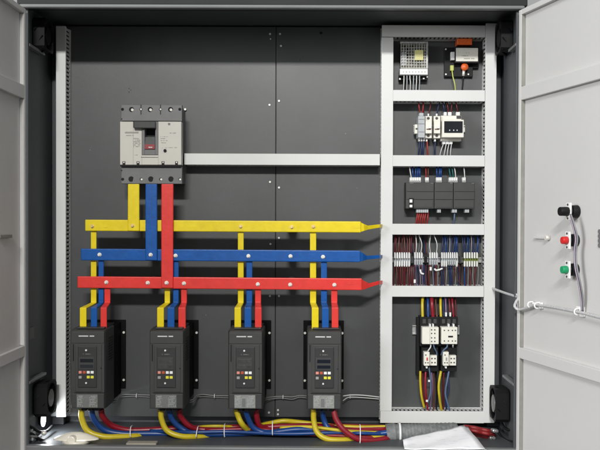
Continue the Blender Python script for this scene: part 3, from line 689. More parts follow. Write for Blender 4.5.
def mini(x, label):
    t = thing('mini_breaker', label, 'circuit breaker', at(x + 3, 138, 0), 'small cream breakers')
    MB().pb(x, 116, x + 6.6, 138.2, .009, .042).pb(x + .3, 120.8, x + 6.6, 133.4, .042, .054).build('breaker_body', 'cream2', t, .0008)
    q = MB()
    for y in (118.3, 135.7): q.cyl(at(x + 3, y, .0422), at(x + 3, y, .0427), .0033, n=14)
    q.build_each('screw_hole', 'ink', t)
    MB().pb(x + 1.2, 128.6, x + 5.4, 129.8, .0542, .0547).build('rating_mark', 'brown', t)
    MB().pb(x + 3.4, 125.8, x + 6.2, 128.4, .0542, .06).build('lever', 'white', t, .0006)
    MB().pb(x + .6, 138.3, x + 2.2, 141.4, .02, .034).pb(x + 2.4, 113.6, x + 3.8, 115.9, .02, .034).build('ferrule', 'white', t, .0003)
mini(425.3, 'small cream breaker touching the pale grey module'); mini(433.7, 'small cream breaker touching the dark-screened meter')
vm = thing('panel_meter', 'cream meter with a dark screen right of the small breakers', 'meter', at(452, 141, 0))
MB().pb(440.9, 115.6, 461.4, 141, .009, .035).build('meter_base', 'cream2', vm, .001)
MB().pb(442.2, 119.6, 463.9, 137.4, .035, .058).build('meter_front', 'cream2', vm, .0012)
sn = MB().pb(444.2, 121.2, 462.7, 132.9, .0582, .0588).build('meter_screen', 'lcd', vm, .0003)
kk = MB()
for x in (449.7, 453.6, 457.1): kk.cyl(at(x, 130.3, .0589), at(x, 130.3, .0594), .0017, n=12)
kk.build_each('touch_icon', 'steelblue', sn)
kk = MB()
for x in (449.7, 453.8, 457.1): kk.pb(x - .4, 129.6, x + .4, 130.8, .0595, .0598)
kk.build('icon_mark', 'inkw', sn)
kk = MB()
for x0, x1, y0, y1 in ((444, 446.8, 112, 115.5), (448, 451.6, 112, 115.5), (456.2, 460, 112, 115.5), (442.6, 445.6, 141.1, 144), (446, 449, 141.1, 144), (449.4, 452.6, 141.1, 144)): kk.pb(x0, y0, x1, y1, .012, .032)
kk.build_each('plug_terminal', 'white', vm, .0005)
MB().pb(456.6, 115.8, 461.2, 118.6, .0352, .037).build('socket_slot', 'drive', vm)
NTH = ['first', 'second', 'third', 'fourth', 'fifth', 'sixth', 'seventh', 'eighth', 'ninth', 'tenth']
def fan(specs, group, y0, y1, d=.03, r=.0013):
    labs = [q[3] for q in specs]; seen = {}
    for x0, x1, m, lab in specs:
        if labs.count(lab) > 1:
            k = seen.get(lab, 0); seen[lab] = k + 1; lab = f'{lab}, {NTH[k]} from left'
        xm = (x0 + x1) / 2 + random.uniform(-.5, .5)
        cable('wire', [(x0, y0, d), (xm, (y0 + y1) / 2, d + .003), (x1, y1, .022)], r, m, lab, 'wire', group, 8, 5)
fan([(420, 418.6, 'bred', 'red wire above the pale grey module'), (422.4, 424, 'bred', 'red wire above the pale grey module'), (423.8, 422.4, 'dred', 'red wire above the pale grey module')], 'red wires above the pale grey module', 113, 99)
fan([(428.5, 431.4, 'dred', 'dark red wire above the left cream breaker'), (436.8, 440.6, 'navy', 'navy wire above the right cream breaker')], 'single wires above the cream breakers', 115, 99)
fan([(445.4, 442, 'navy', 'dark wire into the top of the meter'), (449, 447, 'dred', 'dark wire into the top of the meter'), (450.8, 452, 'dred', 'dark wire into the top of the meter'), (458, 455, 'dred', 'dark wire into the top of the meter'), (446.6, 445.6, 'black', 'dark wire into the top of the meter')], 'dark wires into the top of the meter', 113, 99, r=.0014)
fan([(419.4, 418, 'navy', 'navy wire below the pale grey module'), (421.6, 421, 'navy', 'navy wire below the pale grey module'), (423.8, 423, 'navy', 'navy wire below the pale grey module')], 'navy wires below the pale grey module', 140, 158, r=.0017)
fan([(427, 427.8, 'bred', 'red wire below the left cream breaker'), (435.4, 435, 'navy', 'navy wire below the right cream breaker')], 'single wires below the cream breakers', 140, 158, r=.0017)
fan([(443.8, 439.4, 'wwire', 'white wire fanning left from under the meter'), (446.4, 443.4, 'wwire', 'white wire fanning left from under the meter'), (449.2, 447, 'wwire', 'white wire fanning left from under the meter'), (451.6, 450.4, 'wwire', 'white wire fanning left from under the meter')], 'white wires under the meter', 143, 158, r=.0011)

# ------------------------------------------------------------------ compartment three: controller
rail(407.5, 473.5, 195, 'metal rail behind the black controller')
pl = thing('controller', 'wide black controller of three joined blocks in the middle of the frame', 'controller', at(440, 208, 0))
for a, c in ((406, 434.1), (434.5, 453.3), (453.7, 474.8)):
    m_ = MB().pb(a, 182.2, c, 208.7, .009, .05).build('module', 'drive', pl, .0012)
    MB().pb(a + .8, 191.3, c - .4, 191.8, .0501, .0504).build('groove', 'black', m_); MB().pb(a + .8, 199.2, c - .4, 199.7, .0501, .0504).build('groove', 'black', m_)
    MB().pb(c - 3.2, 182.9, c - .6, 183.5, .0501, .0504).build('module_print', 'plate', m_)
    MB().pb(a + (5 if a < 410 else 1.2), 200.4, c - 1.2, 207.4, .0501, .0512).build('hatch', 'drive', m_, .0005)
MB().pb(409, 198, 413.8, 208.2, .0502, .052).build('socket_recess', 'black', pl, .0004)
MB().pb(409.6, 199.4, 412.4, 202.6, .0521, .0527).pb(409.6, 204.8, 412.4, 207.4, .0521, .0527).build('socket_plug', 'white', pl, .0003)
MB().pb(409.8, 182.8, 413.4, 183.4, .0502, .0506).build('maker_print', 'plate', pl)
for a, c, n in ((409.8, 421, 5), (425.3, 428.9, 2), (436.2, 441.8, 3), (449, 457.6, 4), (462.4, 465.8, 2)):
    q = MB(); w_ = (c - a) / n
    for k in range(n): q.pb(a + k * w_ + .1, 177.4, a + (k + 1) * w_ - .1, 180.8, .025, .045)
    q.pb(a, 180.8, c, 182.1, .02, .04); q.build('top_connector', 'white', pl, .0003)
for a, c, n in ((416.4, 428.5, 6), (437.4, 440.9, 2), (452.1, 457, 2), (465, 469.2, 2)):
    q = MB(); w_ = (c - a) / n
    for k in range(n): q.pb(a + k * w_ + .1, 209.6, a + (k + 1) * w_ - .1, 212.6, .025, .045)
    q.pb(a, 208.8, c, 209.6, .02, .04); q.build('bottom_connector', 'ltgrey', pl, .0003)
G3 = 'wires into the top of the controller'
fan([(411.6, 409.2, 'wwire', 'white wire over the left end of the controller'), ] , G3, 179, 163, .035, .0013)
fan([(x, x + e, 'cblue', 'blue wire over the left block of the controller') for x, e in ((413.5, -.8), (415.6, .4), (417.6, .9), (419.8, -.6))], G3, 179, 163, .035, .0018)
fan([(426.2, 425.6, 'bred', 'brown-red wire over the left block of the controller'), (428, 428.2, 'brown', 'brown-red wire over the left block of the controller')], G3, 179, 163, .035, .0013)
fan([(x, x + e, 'cblue', 'blue wire over the middle block of the controller') for x, e in ((437.2, -.8), (439.2, .4), (441, .3))], G3, 179, 163, .035, .0018)
fan([(451, 448.6, 'teal', 'teal wire over the right block of the controller'), (453.4, 450.8, 'teal', 'teal wire over the right block of the controller')], G3, 179, 163, .035, .0015)
fan([(455.8, 453.4, 'wwire', 'white wire next to the teal ones over the controller'), (464.8, 463.2, 'wwire', 'lone white wire over the right end of the controller')], G3, 179, 163, .035, .0013)
G3b = 'wires out of the bottom of the controller'
fan([(417.6 + k * 2.1, 415.6 + k * 2.2, 'bred', 'red wire fanning down from under the controller') for k in range(6)], G3b, 212, 226, .035, .0017)
fan([(454.8, 453.8, 'steelblue', 'grey-blue wire under the right block of the controller')], G3b, 212, 226, .035, .0016)

# ------------------------------------------------------------------ compartment four: terminal row
rail(392.6, 483.5, 260, 'long metal rail under the terminal row', 2.6)
for gi, (a, c, n, nm) in enumerate(((394, 410.6, 7, 'white terminal in the leftmost cluster'), (414.2, 423, 4, 'white terminal in the second cluster from the left'),
                             (429.2, 438.2, 4, 'white terminal in the middle cluster of four'), (441.2, 458.2, 8, 'white terminal in the long cluster of eight'), (463.8, 478.6, 6, 'white terminal striped green-yellow in the rightmost cluster'))):
    w_ = (c - a) / n
    for k in range(n):
        x = a + k * w_
        t = thing('terminal_block', f'{nm}, {NTH[k]} from left', 'terminal', at(x + w_ / 2, 266, 0), nm.split(' in ')[1])
        MB().pb(x + .15, 253.4, x + w_ - .15, 265.6, .0095, .03).build('terminal_body', 'gy' if gi == 4 else 'ltgrey', t, .0003)
        MB().pb(x + .3, 252.4, x + w_ * .66, 258.3, .0301, .04).build('top_marker', 'white', t, .0003)
        if gi in (0, 4) or (gi == 3 and k in (0, 1, 2, 7)): MB().pb(x + .3, 261.2, x + w_ * .66, 266.6, .0301, .04).build('bottom_marker', 'white', t, .0003)
        else: MB().pb(x + .3, 261.2, x + w_ * .6, 264.6, .0301, .036).build('bottom_marker', 'ltgrey', t, .0003)
for x, nm in ((412.2, 'left'), (426, 'middle'), (460.6, 'right')):
    MB().pb(x - 1.3, 256.6, x + 1.3, 263.4, .0095, .022).build('end_stop', 'drive' if x != 426 else 'black', None, .0005, (f'dark end stop on the terminal rail, {nm} one', 'clamp', 'end stops on the terminal rail'))
def many(xs_, y0, y1, mats, lab, grp, d=.034, r=.0012, spread_=1.5, ye=.022):
    for i, x in enumerate(xs_):
        m = mats[i % len(mats)]
        e = x + random.uniform(-spread_, spread_); mid = (x + e) / 2 + random.uniform(-.9, .9)
        cable('wire', [(x, y0, d), (mid, (y0 + y1) / 2, d + random.uniform(-.008, .004)), (e, y1, ye)], r, m, f'{lab}, {NTH[i]} from left', 'wire', grp, 8, 5)
rng = lambda a, c, n: [a + (c - a) * k / (n - 1) for k in range(n)]
many(rng(394.6, 411.4, 10), 253, 232, ['dred', 'dred', 'brown'], 'dark red wire above the leftmost terminal cluster', 'wires above leftmost terminals', r=.0015)
many(rng(394.6, 411.6, 10), 266, 289, ['dred', 'brown', 'dred'], 'dark red wire below the leftmost terminal cluster', 'wires below leftmost terminals', r=.0015)
cable('wire', [(416, 253, .034), (416.4, 244, .036), (415.6, 232, .022)], .0011, 'wwire', 'white wire above the second terminal cluster, left of two', 'wire', None, 8, 5)
cable('wire', [(420.8, 253, .034), (421.8, 244, .036), (419.2, 236, .03), (418, 232, .022)], .0011, 'wwire', 'white wire above the second terminal cluster, right of two', 'wire', None, 8, 5)
cable('wire', [(430.4, 253, .034), (429.6, 244, .036), (431, 232, .022)], .0011, 'wwire', 'white wire above the middle terminal cluster, left of two', 'wire', None, 8, 5)
cable('wire', [(436.6, 253, .034), (437, 244, .036), (434.4, 236, .03), (433, 232, .022)], .0011, 'wwire', 'white wire above the middle terminal cluster, right of two', 'wire', None, 8, 5)
many(rng(414.4, 423.6, 7), 265, 289, ['dred', 'purple', 'navy', 'gwire'], 'mixed dark wire below the second terminal cluster', 'wires below second terminals')
many(rng(429.4, 438.6, 7), 265, 289, ['dred', 'brown', 'gwire', 'navy'], 'mixed dark wire below the middle terminal cluster', 'wires below middle terminals')
many(rng(441.8, 457.4, 9), 253, 232, ['navy', 'navy', 'cblue', 'navy', 'gwire'], 'navy wire above the long terminal cluster', 'wires above long terminals', r=.0015)
many(rng(441.4, 457.6, 10), 266, 289, ['navy', 'navy', 'brown', 'gwire', 'navy'], 'dark wire below the long terminal cluster', 'wires below long terminals')
many(rng(464, 478.4, 9), 253, 232, ['navy', 'navy', 'cblue', 'navy', 'gwire'], 'navy wire above the rightmost terminal cluster', 'wires above rightmost terminals', r=.0014)
many(rng(466.4, 478.2, 8), 266, 289, ['brown', 'gwire', 'dred'], 'dark wire below the rightmost terminal cluster', 'wires below rightmost terminals')
cable('wire', [(464.8, 266, .034), (464.6, 276, .034), (464.9, 289, .022)], .0018, 'cblue', 'bright blue wire below the rightmost terminal cluster', 'wire', None, 8, 5)
cable('wire', [(457, 266, .036), (455.6, 272, .04), (457, 279, .038), (461, 284, .03), (463, 289, .02)], .001, 'brown', 'brown wire curving away below the long terminal cluster', 'wire', None, 8, 5)
for pts in ([(420.2, 269.5), (421.2, 273), (423.8, 274)], [(434.4, 268.6), (436, 270.2), (439, 269.8), (442.6, 268.4)]):
    cable('wire_marker', [(x, y, .042) for x, y in pts], .0022, 'white', f'white bent marker sleeve hanging below the {"second" if pts[0][0] < 425 else "middle"} terminal cluster', 'marker', None, 8, 4)
for x, y, nm in ((414.8, 281.3, 'second'), (430.8, 268.8, 'middle')):
    MB().pb(x - 1, y - 1.8, x + 1, y + 1.8, .034, .04).build('wire_marker', 'white', None, .0006, (f'white square marker on a wire below the {nm} terminal cluster', 'marker'))

many([413, 414.6, 418.4, 423.4, 425, 426.6, 428.4], 254, 232, ['navy', 'dred', 'gwire', 'black'], 'dark wire passing behind the gap left of the middle cluster', 'dark wires behind terminal gaps', d=.012)
many([424.6, 426, 427.6, 439.4, 440.6, 459, 461, 462.4], 264, 289, ['navy', 'dred', 'black', 'brown'], 'dark wire passing low behind the terminal row', 'dark wires low behind terminal row', d=.012)
# ------------------------------------------------------------------ compartment five: contactors
rail(412.4, 459.5, 330, 'metal rail behind the two contactors', 4.6)
def contactor(x0, x1, wide, lab, lab2):
    t = thing('contactor', lab, 'contactor', at((x0 + x1) / 2, 345, 0), 'contactors')
    MB().pb(x0 - 2.2, 316.8, x1 + .4, 346.5, .009, .05).build('contactor_base', 'black', t, .001)
    for k in range(3): MB().pb(x0 + .5 + k * 5.4, 319, x0 + 3.6 + k * 5.4, 323.4, .0502, .0508).build('terminal_recess', 'drive', t)
    f = MB().pb(x0, 327.2, x1, 344.2, .0501, .075).build('contactor_front', 'cream2', t, .0012)
    dots = MB()
    if wide:
        for x in (x0 + 9.4, x0 + 12.6):
            for y in (329.8, 333.4, 337.8, 341.4): dots.pb(x - .6, y - .6, x + .6, y + .7, .0752, .0756)
        MB().pb(x0 + 7.6, 327.6, x0 + 7.9, 344, .0752, .0754).build('front_seam', 'inkm', f)
    else:
        for x in (x0 + 3, x0 + 7, x0 + 11, x0 + 14): dots.pb(x - .6, 329.8, x + .6, 331, .0752, .0756); dots.pb(x - .6, 340.4, x + .6, 341.6, .0752, .0756)
        MB().pb(x0 + 6.8, 335.8, x0 + 11.6, 337.4, .0752, .0757).build('slide_slot', 'black', f)
    dots.build('front_holes', 'ink', f)
    for xx in ((x0 + 8, x0 + 11) if wide else (x0 + 7.5, x0 + 12.4)): MB().pb(xx - .7, 324, xx + .7, 327, .0502, .066).build('ferrule', 'white', t, .0003)
    r = thing('overload_relay', lab2, 'relay', at((x0 + x1) / 2, 372, 0), 'overload relays')
    MB().pb(x0 - .6, 347, x1 - .6, 371.5, .009, .048).build('relay_base', 'black', r, .001)
    a = x0 + 1.8
    q = MB().pb(a, 352, a + 5.6, 365.8, .0481, .068).build('left_face', 'cream2', r, .0008)
    q2 = MB().pb(a + 5.9, 355.4, a + 13, 365.6, .0481, .063).build('right_face', 'cream2', r, .0008)
    e = MB()
    for x, y in ((a + 1.6, 362.8), (a + 4, 362.8), (a + 1.8, 355)): e.pb(x - .6, y - .6, x + .6, y + .6, .0682, .0686)
    e.build('face_holes', 'ink', q)
    e = MB()
    for x, y in ((a + 8, 358.6), (a + 11, 358.6), (a + 8, 362.6), (a + 11, 362.6)): e.pb(x - .7, y - .7, x + .7, y + .7, .0632, .0636)
    e.build('face_holes', 'ink', q2)
    MB().pb(a + 2.6, 357.6, a + 3.8, 360.6, .0682, .07).build('reset_button', 'redp' if wide else 'inkm', q, .0003)
    MB().pb(a + 2, 366, a + 3.6, 368.4, .0481, .06).build('relay_ferrule', 'white', r, .0003)
contactor(422.2, 438.8, True, 'left contactor with plain cream face', 'left overload relay below the plain-faced contactor')
contactor(441.4, 457.4, False, 'right contactor with dark slot in its cream face', 'right overload relay below the slotted contactor')
MB().pb(416.8, 318, 419.6, 376, .003, .03).build('back_strip', 'black', None, .0008, ('tall narrow black strip left of the contactors', 'strip'))
CG = 'wires down into the contactors'
def cw(pts, m, lab, r=.0022, grp=CG): cable('wire', pts, r, m, lab, 'wire', grp, 10, 6)
cw([(423.2, 294, .024), (422.4, 304, .04), (422.8, 320, .045)], 'cyellow', 'yellow wire into the left contactor', .0034)
cw([(427.8, 294, .024), (428, 304, .04), (428.4, 320, .045)], 'cblue', 'blue wire into the left contactor', .003)
cw([(431.6, 294, .024), (432, 303, .045), (433.4, 320, .045)], 'cred', 'thick red wire into the left contactor', .0044)
cw([(435.6, 294, .024), (435.8, 304, .036), (437.4, 320, .045)], 'brown', 'brown wire into the left contactor', .0022)
cw([(440.8, 294, .024), (440.6, 306, .04), (441.2, 320, .045)], 'cyellow', 'yellow wire into the right contactor', .003)
cw([(445.2, 294, .024), (445.8, 304, .04), (446.4, 320, .045)], 'purple', 'purple wire into the right contactor', .0022)
cw([(448.6, 294, .024), (449.6, 304, .04), (450.6, 320, .045)], 'dred', 'dark red wire into the right contactor, left one', .0024)
cw([(451.6, 294, .024), (452.6, 304, .042), (453.8, 320, .045)], 'cred', 'bright red wire into the right contactor', .0024)
for x in (446.2, 450.4): MB().pb(x - .8, 312.5, x + .8, 316.5, .04, .05).build('wire_marker', 'white', None, .0005, (('left' if x < 448 else 'right') + ' white marker sleeve of the two above the right contactor', 'marker', 'markers above the right contactor'))
cw([(430.6, 344, .066), (430.6, 347, .07), (428, 351, .068), (427.2, 354, .062)], 'wwire', 'white link wire from left contactor to its relay, left one', .0015, 'link wires between contactors and relays')
cw([(433.4, 344, .066), (434.4, 348, .066), (436.6, 352, .06), (436.8, 356, .055)], 'steelblue', 'grey-blue link wire from left contactor to its relay', .0015, 'link wires between contactors and relays')
cw([(447.2, 344, .066), (447, 347, .07), (443.4, 350.4, .064), (441, 355, .052)], 'steelblue', 'grey-blue link wire from right contactor to its relay', .0017, 'link wires between contactors and relays')
cw([(453.2, 343, .062), (453, 345.5, .066), (453, 347.5, .055)], 'wwire', 'short white stub under the right contactor', .0016, None)
LG = 'wires dropping from the overload relays'
cw([(420.4, 371, .04), (420.4, 383, .042), (421.6, 396, .04), (424.4, 408, .03)], 'cyellow', 'yellow wire below the left overload relay', .0028, LG)
cw([(425.8, 370, .04), (425.4, 384, .044), (426.2, 396, .042), (428, 413, .025)], 'cred', 'red wire below the left overload relay', .0026, LG)
cw([(429, 367, .05), (430.6, 380, .048), (430.4, 394, .044), (427, 404, .035), (425.4, 413, .02)], 'steelblue', 'grey-blue wire below the left overload relay', .0019, LG)
cw([(433.4, 370, .03), (434, 390, .03), (433.6, 413, .02)], 'brown', 'dark brown wire below the left overload relay', .0022, LG)
cw([(441, 371, .045), (438.8, 385, .048), (439.6, 398, .044), (442, 413, .02)], 'cyellow', 'yellow wire below the right overload relay', .003, LG)
cw([(444, 370, .035), (443, 390, .036), (443.4, 413, .02)], 'dred', 'dark red wire below the right overload relay', .0022, LG)
cw([(449.4, 369, .045), (447, 382, .048), (445.4, 393, .044), (447.6, 403, .036), (450.6, 413, .02)], 'steelblue', 'grey-blue wire below the right overload relay', .0022, LG)
cw([(436, 370, .02), (437, 392, .022), (436, 413, .02)], 'black', 'black wire between the two overload relays, lower run', .0022, LG)
for pts_, m_, lab_, r_ in (
 ([(425.4, 294, .02), (425.2, 305, .03), (425, 320, .035)], 'black', 'black wire between yellow and blue above the left contactor', .0022),
 ([(443.4, 294, .02), (443.2, 304, .034), (443.8, 320, .04)], 'navy', 'navy wire beside the yellow one above the right contactor', .0022),
 ([(454.4, 294, .02), (455.6, 304, .034), (456, 320, .04)], 'dred', 'dark red wire at the far right above the right contactor', .002),
 ([(446.8, 370, .03), (449, 388, .034), (446, 400, .034), (447, 413, .02)], 'navy', 'navy wire below the right overload relay', .0022),
 ([(423, 370, .03), (422.6, 388, .034), (424.8, 400, .034), (427, 413, .02)], 'dred', 'dark red wire beside the yellow one below the left relay', .0022),
 ([(431.4, 370, .035), (432.4, 386, .04), (431, 400, .036), (430, 413, .02)], 'purple', 'purple wire below the left overload relay', .0018)):
    cw(pts_, m_, lab_, r_, 'other wires around the contactors')
for x, y in ((429.2, 381), (427, 401)):
    MB().pb(x - 1, y - 1, x + 1, y + 1, .05, .054).build('wire_marker', 'white', None, .0005, (('upper' if y < 390 else 'lower') + ' tiny white marker on the wires below the left overload relay', 'marker', 'markers below the left relay'))

# ------------------------------------------------------------------ fans and bright vent opening in the lower corners
def fanbox(x, sg, zc, dc, lab, size=.074, th=.03):
    t = thing('cooling_fan', lab, 'fan', (x, -dc, zc - size / 2), 'black cooling fans in the side walls')
    h_ = size / 2; mb = MB(); n = 28
    # square frame with a round bore
    def ring(xx):
        sq = []; ci = []
        for k in range(n):
            a = 2 * math.pi * k / n; c_, s_ = math.cos(a), math.sin(a); m_ = max(abs(c_), abs(s_))
            sq.append(Vector((xx, -dc + c_ / m_ * h_, zc + s_ / m_ * h_))); ci.append(Vector((xx, -dc + c_ * h_ * .93, zc + s_ * h_ * .93)))
        return sq, ci
    A, a_ = ring(x); B_, b_ = ring(x + sg * th); V = A + a_ + B_ + b_; Fs = []
    for k in range(n):
        j = (k + 1) % n
        Fs += [(k, j, n + j, n + k), (2 * n + k, 2 * n + j, 3 * n + j, 3 * n + k), (k, j, 2 * n + j, 2 * n + k), (n + k, n + j, 3 * n + j, 3 * n + k)]
    mb.add(V, Fs); mb.build('fan_frame', 'fanblk', t)
    MB().cyl((x + sg * .004, -dc, zc), (x + sg * (th - .003), -dc, zc), .021, n=28).build('hub', 'fanblk', t, .001)
    MB().cyl((x + sg * (th - .003), -dc, zc), (x + sg * (th - .001), -dc, zc), .0195, n=28).build('hub_label', 'hub' if 'low' in lab else 'fanblk', t)  # upper fans get black hub labels, their shade put into the colour
    for k in range(7):
        a = 2 * math.pi * k / 7; u = Vector((0, math.cos(a), math.sin(a))); w_ = Vector((0, -math.sin(a), math.cos(a))); c_ = Vector((x + sg * th * .5, -dc, zc))
        q = [c_ + u * .02 - w_ * .006 + Vector((sg * .009, 0, 0)), c_ + u * .039 - w_ * .012 + Vector((sg * .009, 0, 0)), c_ + u * .039 + w_ * .012 - Vector((sg * .009, 0, 0)), c_ + u * .02 + w_ * .006 - Vector((sg * .009, 0, 0))]
        MB().prism(q, [v + Vector((sg * .0015, 0, 0)) for v in q]).build('blade', 'fanblk', t)
    for k in range(4):
        a = math.pi / 4 + k * math.pi / 2; u = Vector((0, math.cos(a), math.sin(a))); c_ = Vector((x + sg * (th - .004), -dc, zc))
        MB().cyl(c_ + u * .019, c_ + u * .046, .0016, n=8).build('strut', 'fanblk', t)
    return t
fanbox(XL + .004, 1, at(43.5, 396, .10).z, .12, 'black cooling fan low on the left side wall')
fanbox(XR - .004, -1, at(503, 402, .08).z, .095, 'black cooling fan low on the right side wall')
fanbox(XL + .002, 1, at(36, 36, .12).z, .12, 'black fan high on the left side wall, in shadow', size=.07, th=.026)
fanbox(XR - .002, -1, at(508, 38, .10).z, .10, 'black fan high on the right side wall, in shadow', size=.07, th=.026)
# bright vent opening under left fan, built as glowing disc with added lamp
lx = at(43, 419.5, .1).x; lz = at(43, 419.5, .1).z
t = thing('vent_glow', 'small round glowing white vent opening under the left fan', 'light', (lx, -.1, lz - .016))
MB().cyl((XL + .001, -.1, lz), (lx, -.1, lz), .0135, .0185, n=28).build('vent_collar', 'black', t)
MB().cyl((lx, -.1, lz), (lx + .002, -.1, lz), .0165, n=28).build('vent_glow_disc', 'ventw', t)
l = bpy.data.lights.new('vent_glow_beam', 'AREA'); l.shape = 'DISK'; l.size = .03; l.energy = .26; l.color = (.92, .96, 1)
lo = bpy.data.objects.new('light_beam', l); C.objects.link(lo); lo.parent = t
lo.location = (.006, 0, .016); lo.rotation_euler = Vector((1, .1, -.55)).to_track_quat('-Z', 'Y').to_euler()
MB().tube([Vector((XL + .004, -.20, lz - .014)), Vector((XL + .014, -.18, lz - .02)), Vector((XL + .012, -.15, lz - .03)), Vector((XL + .006, -.11, lz - .034))], .0035, 8, 5).build('corner_lead', 'gwire', None, 0, ('grey lead looping behind the glowing vent in the left corner', 'lead'))
for pts_, nm_ in (([(26, 424, .19), (33, 428, .17), (40, 432, .15), (47, 431, .12), (52, 426, .08)], 'black lead sagging under the glowing vent at left'), ([(25, 436, .2), (32, 434, .19), (37, 438, .17), (45, 441, .15), (52, 440, .12)], 'black lead lying in the left floor corner')):
    cable('lead', pts_, .0034, 'black', nm_, 'lead', None, 8)
MB().pb(27, 433, 33, 441, .17, .19).pb(28.5, 430, 31.5, 433, .172, .186).build('junction_clip', 'ltgrey', None, .002, ('small pale grey clip in the left floor corner under the fan', 'clip'))
for pts_, nm_ in (([(500, 420, .08), (505, 428, .1), (512, 430, .13), (517, 424, .16)], 'black lead under the right fan'), ([(497, 428, .06), (501, 436, .1), (508, 441, .14), (516, 442, .17)], 'black lead on the floor in the right corner')):
    cable('lead', pts_, .003, 'black', nm_, 'lead', None, 8)
# small socket behind tall trunking
MB().pb(50.5, 405, 57, 416.5, .002, .03).build('socket_box', 'ltgrey', None, .002, ('small pale grey box half hidden by the tall left trunking', 'box'))
# cream cap on the floor
t = thing('plastic_cap', 'low cream cap with round knob lying on the cabinet floor at left', 'cap', at(74, 446, .2))
cx, cz0 = at(76, 446, .19).x, ZB + .003
V = []; n = 40; prof = [(.05, 0), (.048, .003), (.036, .0085), (.024, .0135), (.012, .0165), (.0001, .0175)]
mb = MB()
for j in range(len(prof) - 1):
    (r0, h0), (r1, h1) = prof[j], prof[j + 1]
    mb.add([(cx + math.cos(2 * math.pi * k / n) * r0, -.188 + math.sin(2 * math.pi * k / n) * r0 * .42, cz0 + .008 + h0 * .9) for k in range(n)] + [(cx + math.cos(2 * math.pi * k / n) * r1, -.188 + math.sin(2 * math.pi * k / n) * r1 * .42, cz0 + .008 + h1 * .9) for k in range(n)],
           [(k, (k + 1) % n, (k + 1) % n + n, k + n) for k in range(n)], True)
mb.cyl((cx, -.188, cz0), (cx, -.188, cz0 + .008), .03, n=32)
mb.build('cap_disc', 'beige', t)
MB().cyl((cx - .004, -.2, cz0 + .010), (cx - .004, -.2165, cz0 + .011), .0105, .009, n=24).build('knob', 'beige', t, .0015)
MB().pb(126, 443.3, 156, 446, .19, .213).build('cardboard_strip', 'kraft', None, .001, ('flat beige strip lying against the front lip below the second drive', 'strip'))
# papers
t = thing('paper_sheets', 'crumpled white papers resting over the grey sleeve at the bottom right', 'papers', at(440, 446, .2))
def sheet(cs, seed, m='paper'):
    A, B_, Cc, Dd = [at(*c) for c in cs]; n = 14; rnd = random.Random(seed); V = []
    ph = [rnd.uniform(0, 6) for _ in range(4)]
    for i in range(n + 1):
        for j in range(n + 1):
            u, v = i / n, j / n
            p = A * (1 - u) * (1 - v) + B_ * u * (1 - v) + Cc * u * v + Dd * (1 - u) * v
            p = p + Vector((0, -.3, 1)) * (.0016 * math.sin(u * 5 + ph[0] + v * 3) + .0009 * math.sin(v * 9 + ph[1] + u * 4) + .0008 * math.sin(u * 17 + v * 11 + ph[2]))
            V.append(p)
    Fs = [(i * (n + 1) + j, (i + 1) * (n + 1) + j, (i + 1) * (n + 1) + j + 1, i * (n + 1) + j + 1) for i in range(n) for j in range(n)]
    o = MB().add(V, Fs, True).build('sheet', m, t)
    s_ = o.modifiers.new('thick', 'SOLIDIFY'); s_.thickness = .0006
sheet([(402.5, 439.5, .19), (464, 424.8, .13), (485, 449.3, .243), (404.5, 449, .246)], 1)
sheet([(405, 441.5, .183), (467.5, 427, .124), (487, 449.8, .2405), (406, 449.6, .243)], 5)

# ------------------------------------------------------------------ push buttons on the right door
def onr(px, py, o=0): return DR.at(px, py, o)
def button(px, py, tipm, lab):
    c_ = onr(px, py); n_ = DR.n; t = thing('push_button', lab, 'button', c_, 'push buttons on the door')
    MB().cyl(c_ + n_ * .0005, c_ + n_ * .0135, .0122, .0118, 28).build('fixing_nut', 'black', t, .001)
    z = Vector((0, 0, 1)); u_ = DR.u
    def blk(o0, o1, hu, hz, nm, m):
        f = [c_ + n_ * o1 + u_ * a * hu + z * b_ * hz for a, b_ in ((-1, -1), (1, -1), (1, 1), (-1, 1))]; k_ = [v - n_ * (o1 - o0) for v in f]
        MB().prism(f, k_).build(nm, m, t, .0008)
    MB().cyl(c_ + n_ * .0136, c_ + n_ * .0165, .009, .009, 24).build('collar', 'black', t)
    blk(.0166, .0205, .0075, .0165, 'bracket', 'white')
    for s_ in (-1, 1): MB().cyl(c_ + n_ * .0206 + z * s_ * .013, c_ + n_ * .022 + z * s_ * .013, .0022, n=10).build('bracket_screw', 'ink', t)
    if tipm == 'black': MB().cyl(c_ + n_ * .0207, c_ + n_ * .0385, .0088, .0084, 24).build('contact_block', tipm, t, .0012)
    else: MB().cyl(c_ + n_ * .0207, c_ + n_ * .032, .0078, .007, 20).build('contact_block', tipm, t, .001)
button(577.6, 211.5, 'black', 'topmost push button with a black block behind the door')
button(576.8, 240.3, 'redp', 'middle push button with a red block behind the door')
button(576.6, 269.6, 'greenp', 'lowest push button with a green block behind the door')
def dc(nm, pts, r, m, lab, cat, grp=None, n=10):
    return MB().tube([onr(x, y, o) if not isinstance(x, Vector) else x for x, y, o in pts], r, n, 8).build(nm, m, None, 0, (lab, cat, grp))
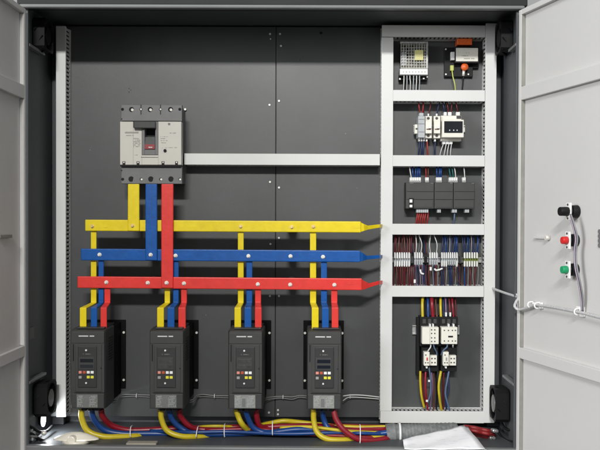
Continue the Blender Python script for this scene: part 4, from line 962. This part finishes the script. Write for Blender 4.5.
for k, m in enumerate(('purple', 'wwire', 'dred', 'steelblue', 'gwire')):
    o = (k - 2) * .55
    dc('button_wire', [(570.5 + o * .4, 214, .026), (573.5 + o, 225, .024), (576.5 + o, 238, .02), (575.2 + o, 252, .02), (576.2 + o, 268, .02), (579.5 + o, 283, .016), (582 + o, 298, .01), (582.5 + o * .8, 311, .007)], .0014, m,
       f'thin {dict(purple="purple", wwire="white", dred="dark red", steelblue="grey-blue", gwire="grey")[m]} wire running down past the push buttons', 'wire', 'thin wires joining the push buttons', 8)
pts = [at(493, 288.5, .05), at(499, 290.8, .10), at(507, 293.6, .16), at(515, 296.2, .21), at(518.5, 297.6, .233), at(516, 302, .245), at(514.8, 306.5, .25), at(519, 309.6, .255)] + [onr(x, y, .012) for x, y in ((528, 307.6), (535, 304.8), (541, 305.6), (552, 307), (566, 309.6), (582, 312.8), (600, 317.4), (615, 321))]
MB().tube(pts, .0029, 12, 8).build('wrapped_cable', 'spiral', None, 0, ('light grey wrapped cable looping from the cabinet across the right door', 'cable'))
for x, y, s_, lab in ((534.8, 304.6, .005, 'white clamp on the wrapped cable near the hinge, left of two'), (541.6, 305.4, .0065, 'white clamp on the wrapped cable near the hinge, right of two'), (582, 311.6, .0095, 'white clamp where button wires meet the wrapped cable')):
    c_ = onr(x, y, .001); z = Vector((0, 0, 1)); t = thing('cable_clamp', lab, 'clamp', c_, 'white clamps on the door')
    f = [c_ + DR.n * .006 + DR.u * a * s_ * 1.2 + z * b_ * s_ for a, b_ in ((-1, -1), (1, -1), (1, 1), (-1, 1))]
    MB().prism(f, [v - DR.n * .006 for v in f]).build('clamp_pad', 'white', t, .001)
    MB().tube([c_ + DR.n * .004 + z * .006, c_ + DR.n * .013 + z * .005, c_ + DR.n * .016, c_ + DR.n * .013 - z * .005, c_ + DR.n * .004 - z * .006], .0017, 8, 5).build('clamp_loop', 'nylon', t)
p = at(516.5, 296.5, .215); MB().tube([p + Vector((-.002, 0, .006)), p + Vector((0, -.006, .004)), p + Vector((.001, -.006, -.005)), p + Vector((.001, 0, -.007))], .0016, 8, 4).build('cable_tie', 'nylon', None, 0, ('white tie on the wrapped cable at the cabinet edge', 'cable tie'))
t = thing('vent_strip', 'small column of dark dots on the door at the right picture edge', 'vent', onr(601, 239))
for k in range(4):
    c_ = onr(600, 231.5 + k * 4.6, .0004); MB().cyl(c_, c_ + DR.n * .002, .0042, n=14).build('vent_hole', 'mcgrey', t)
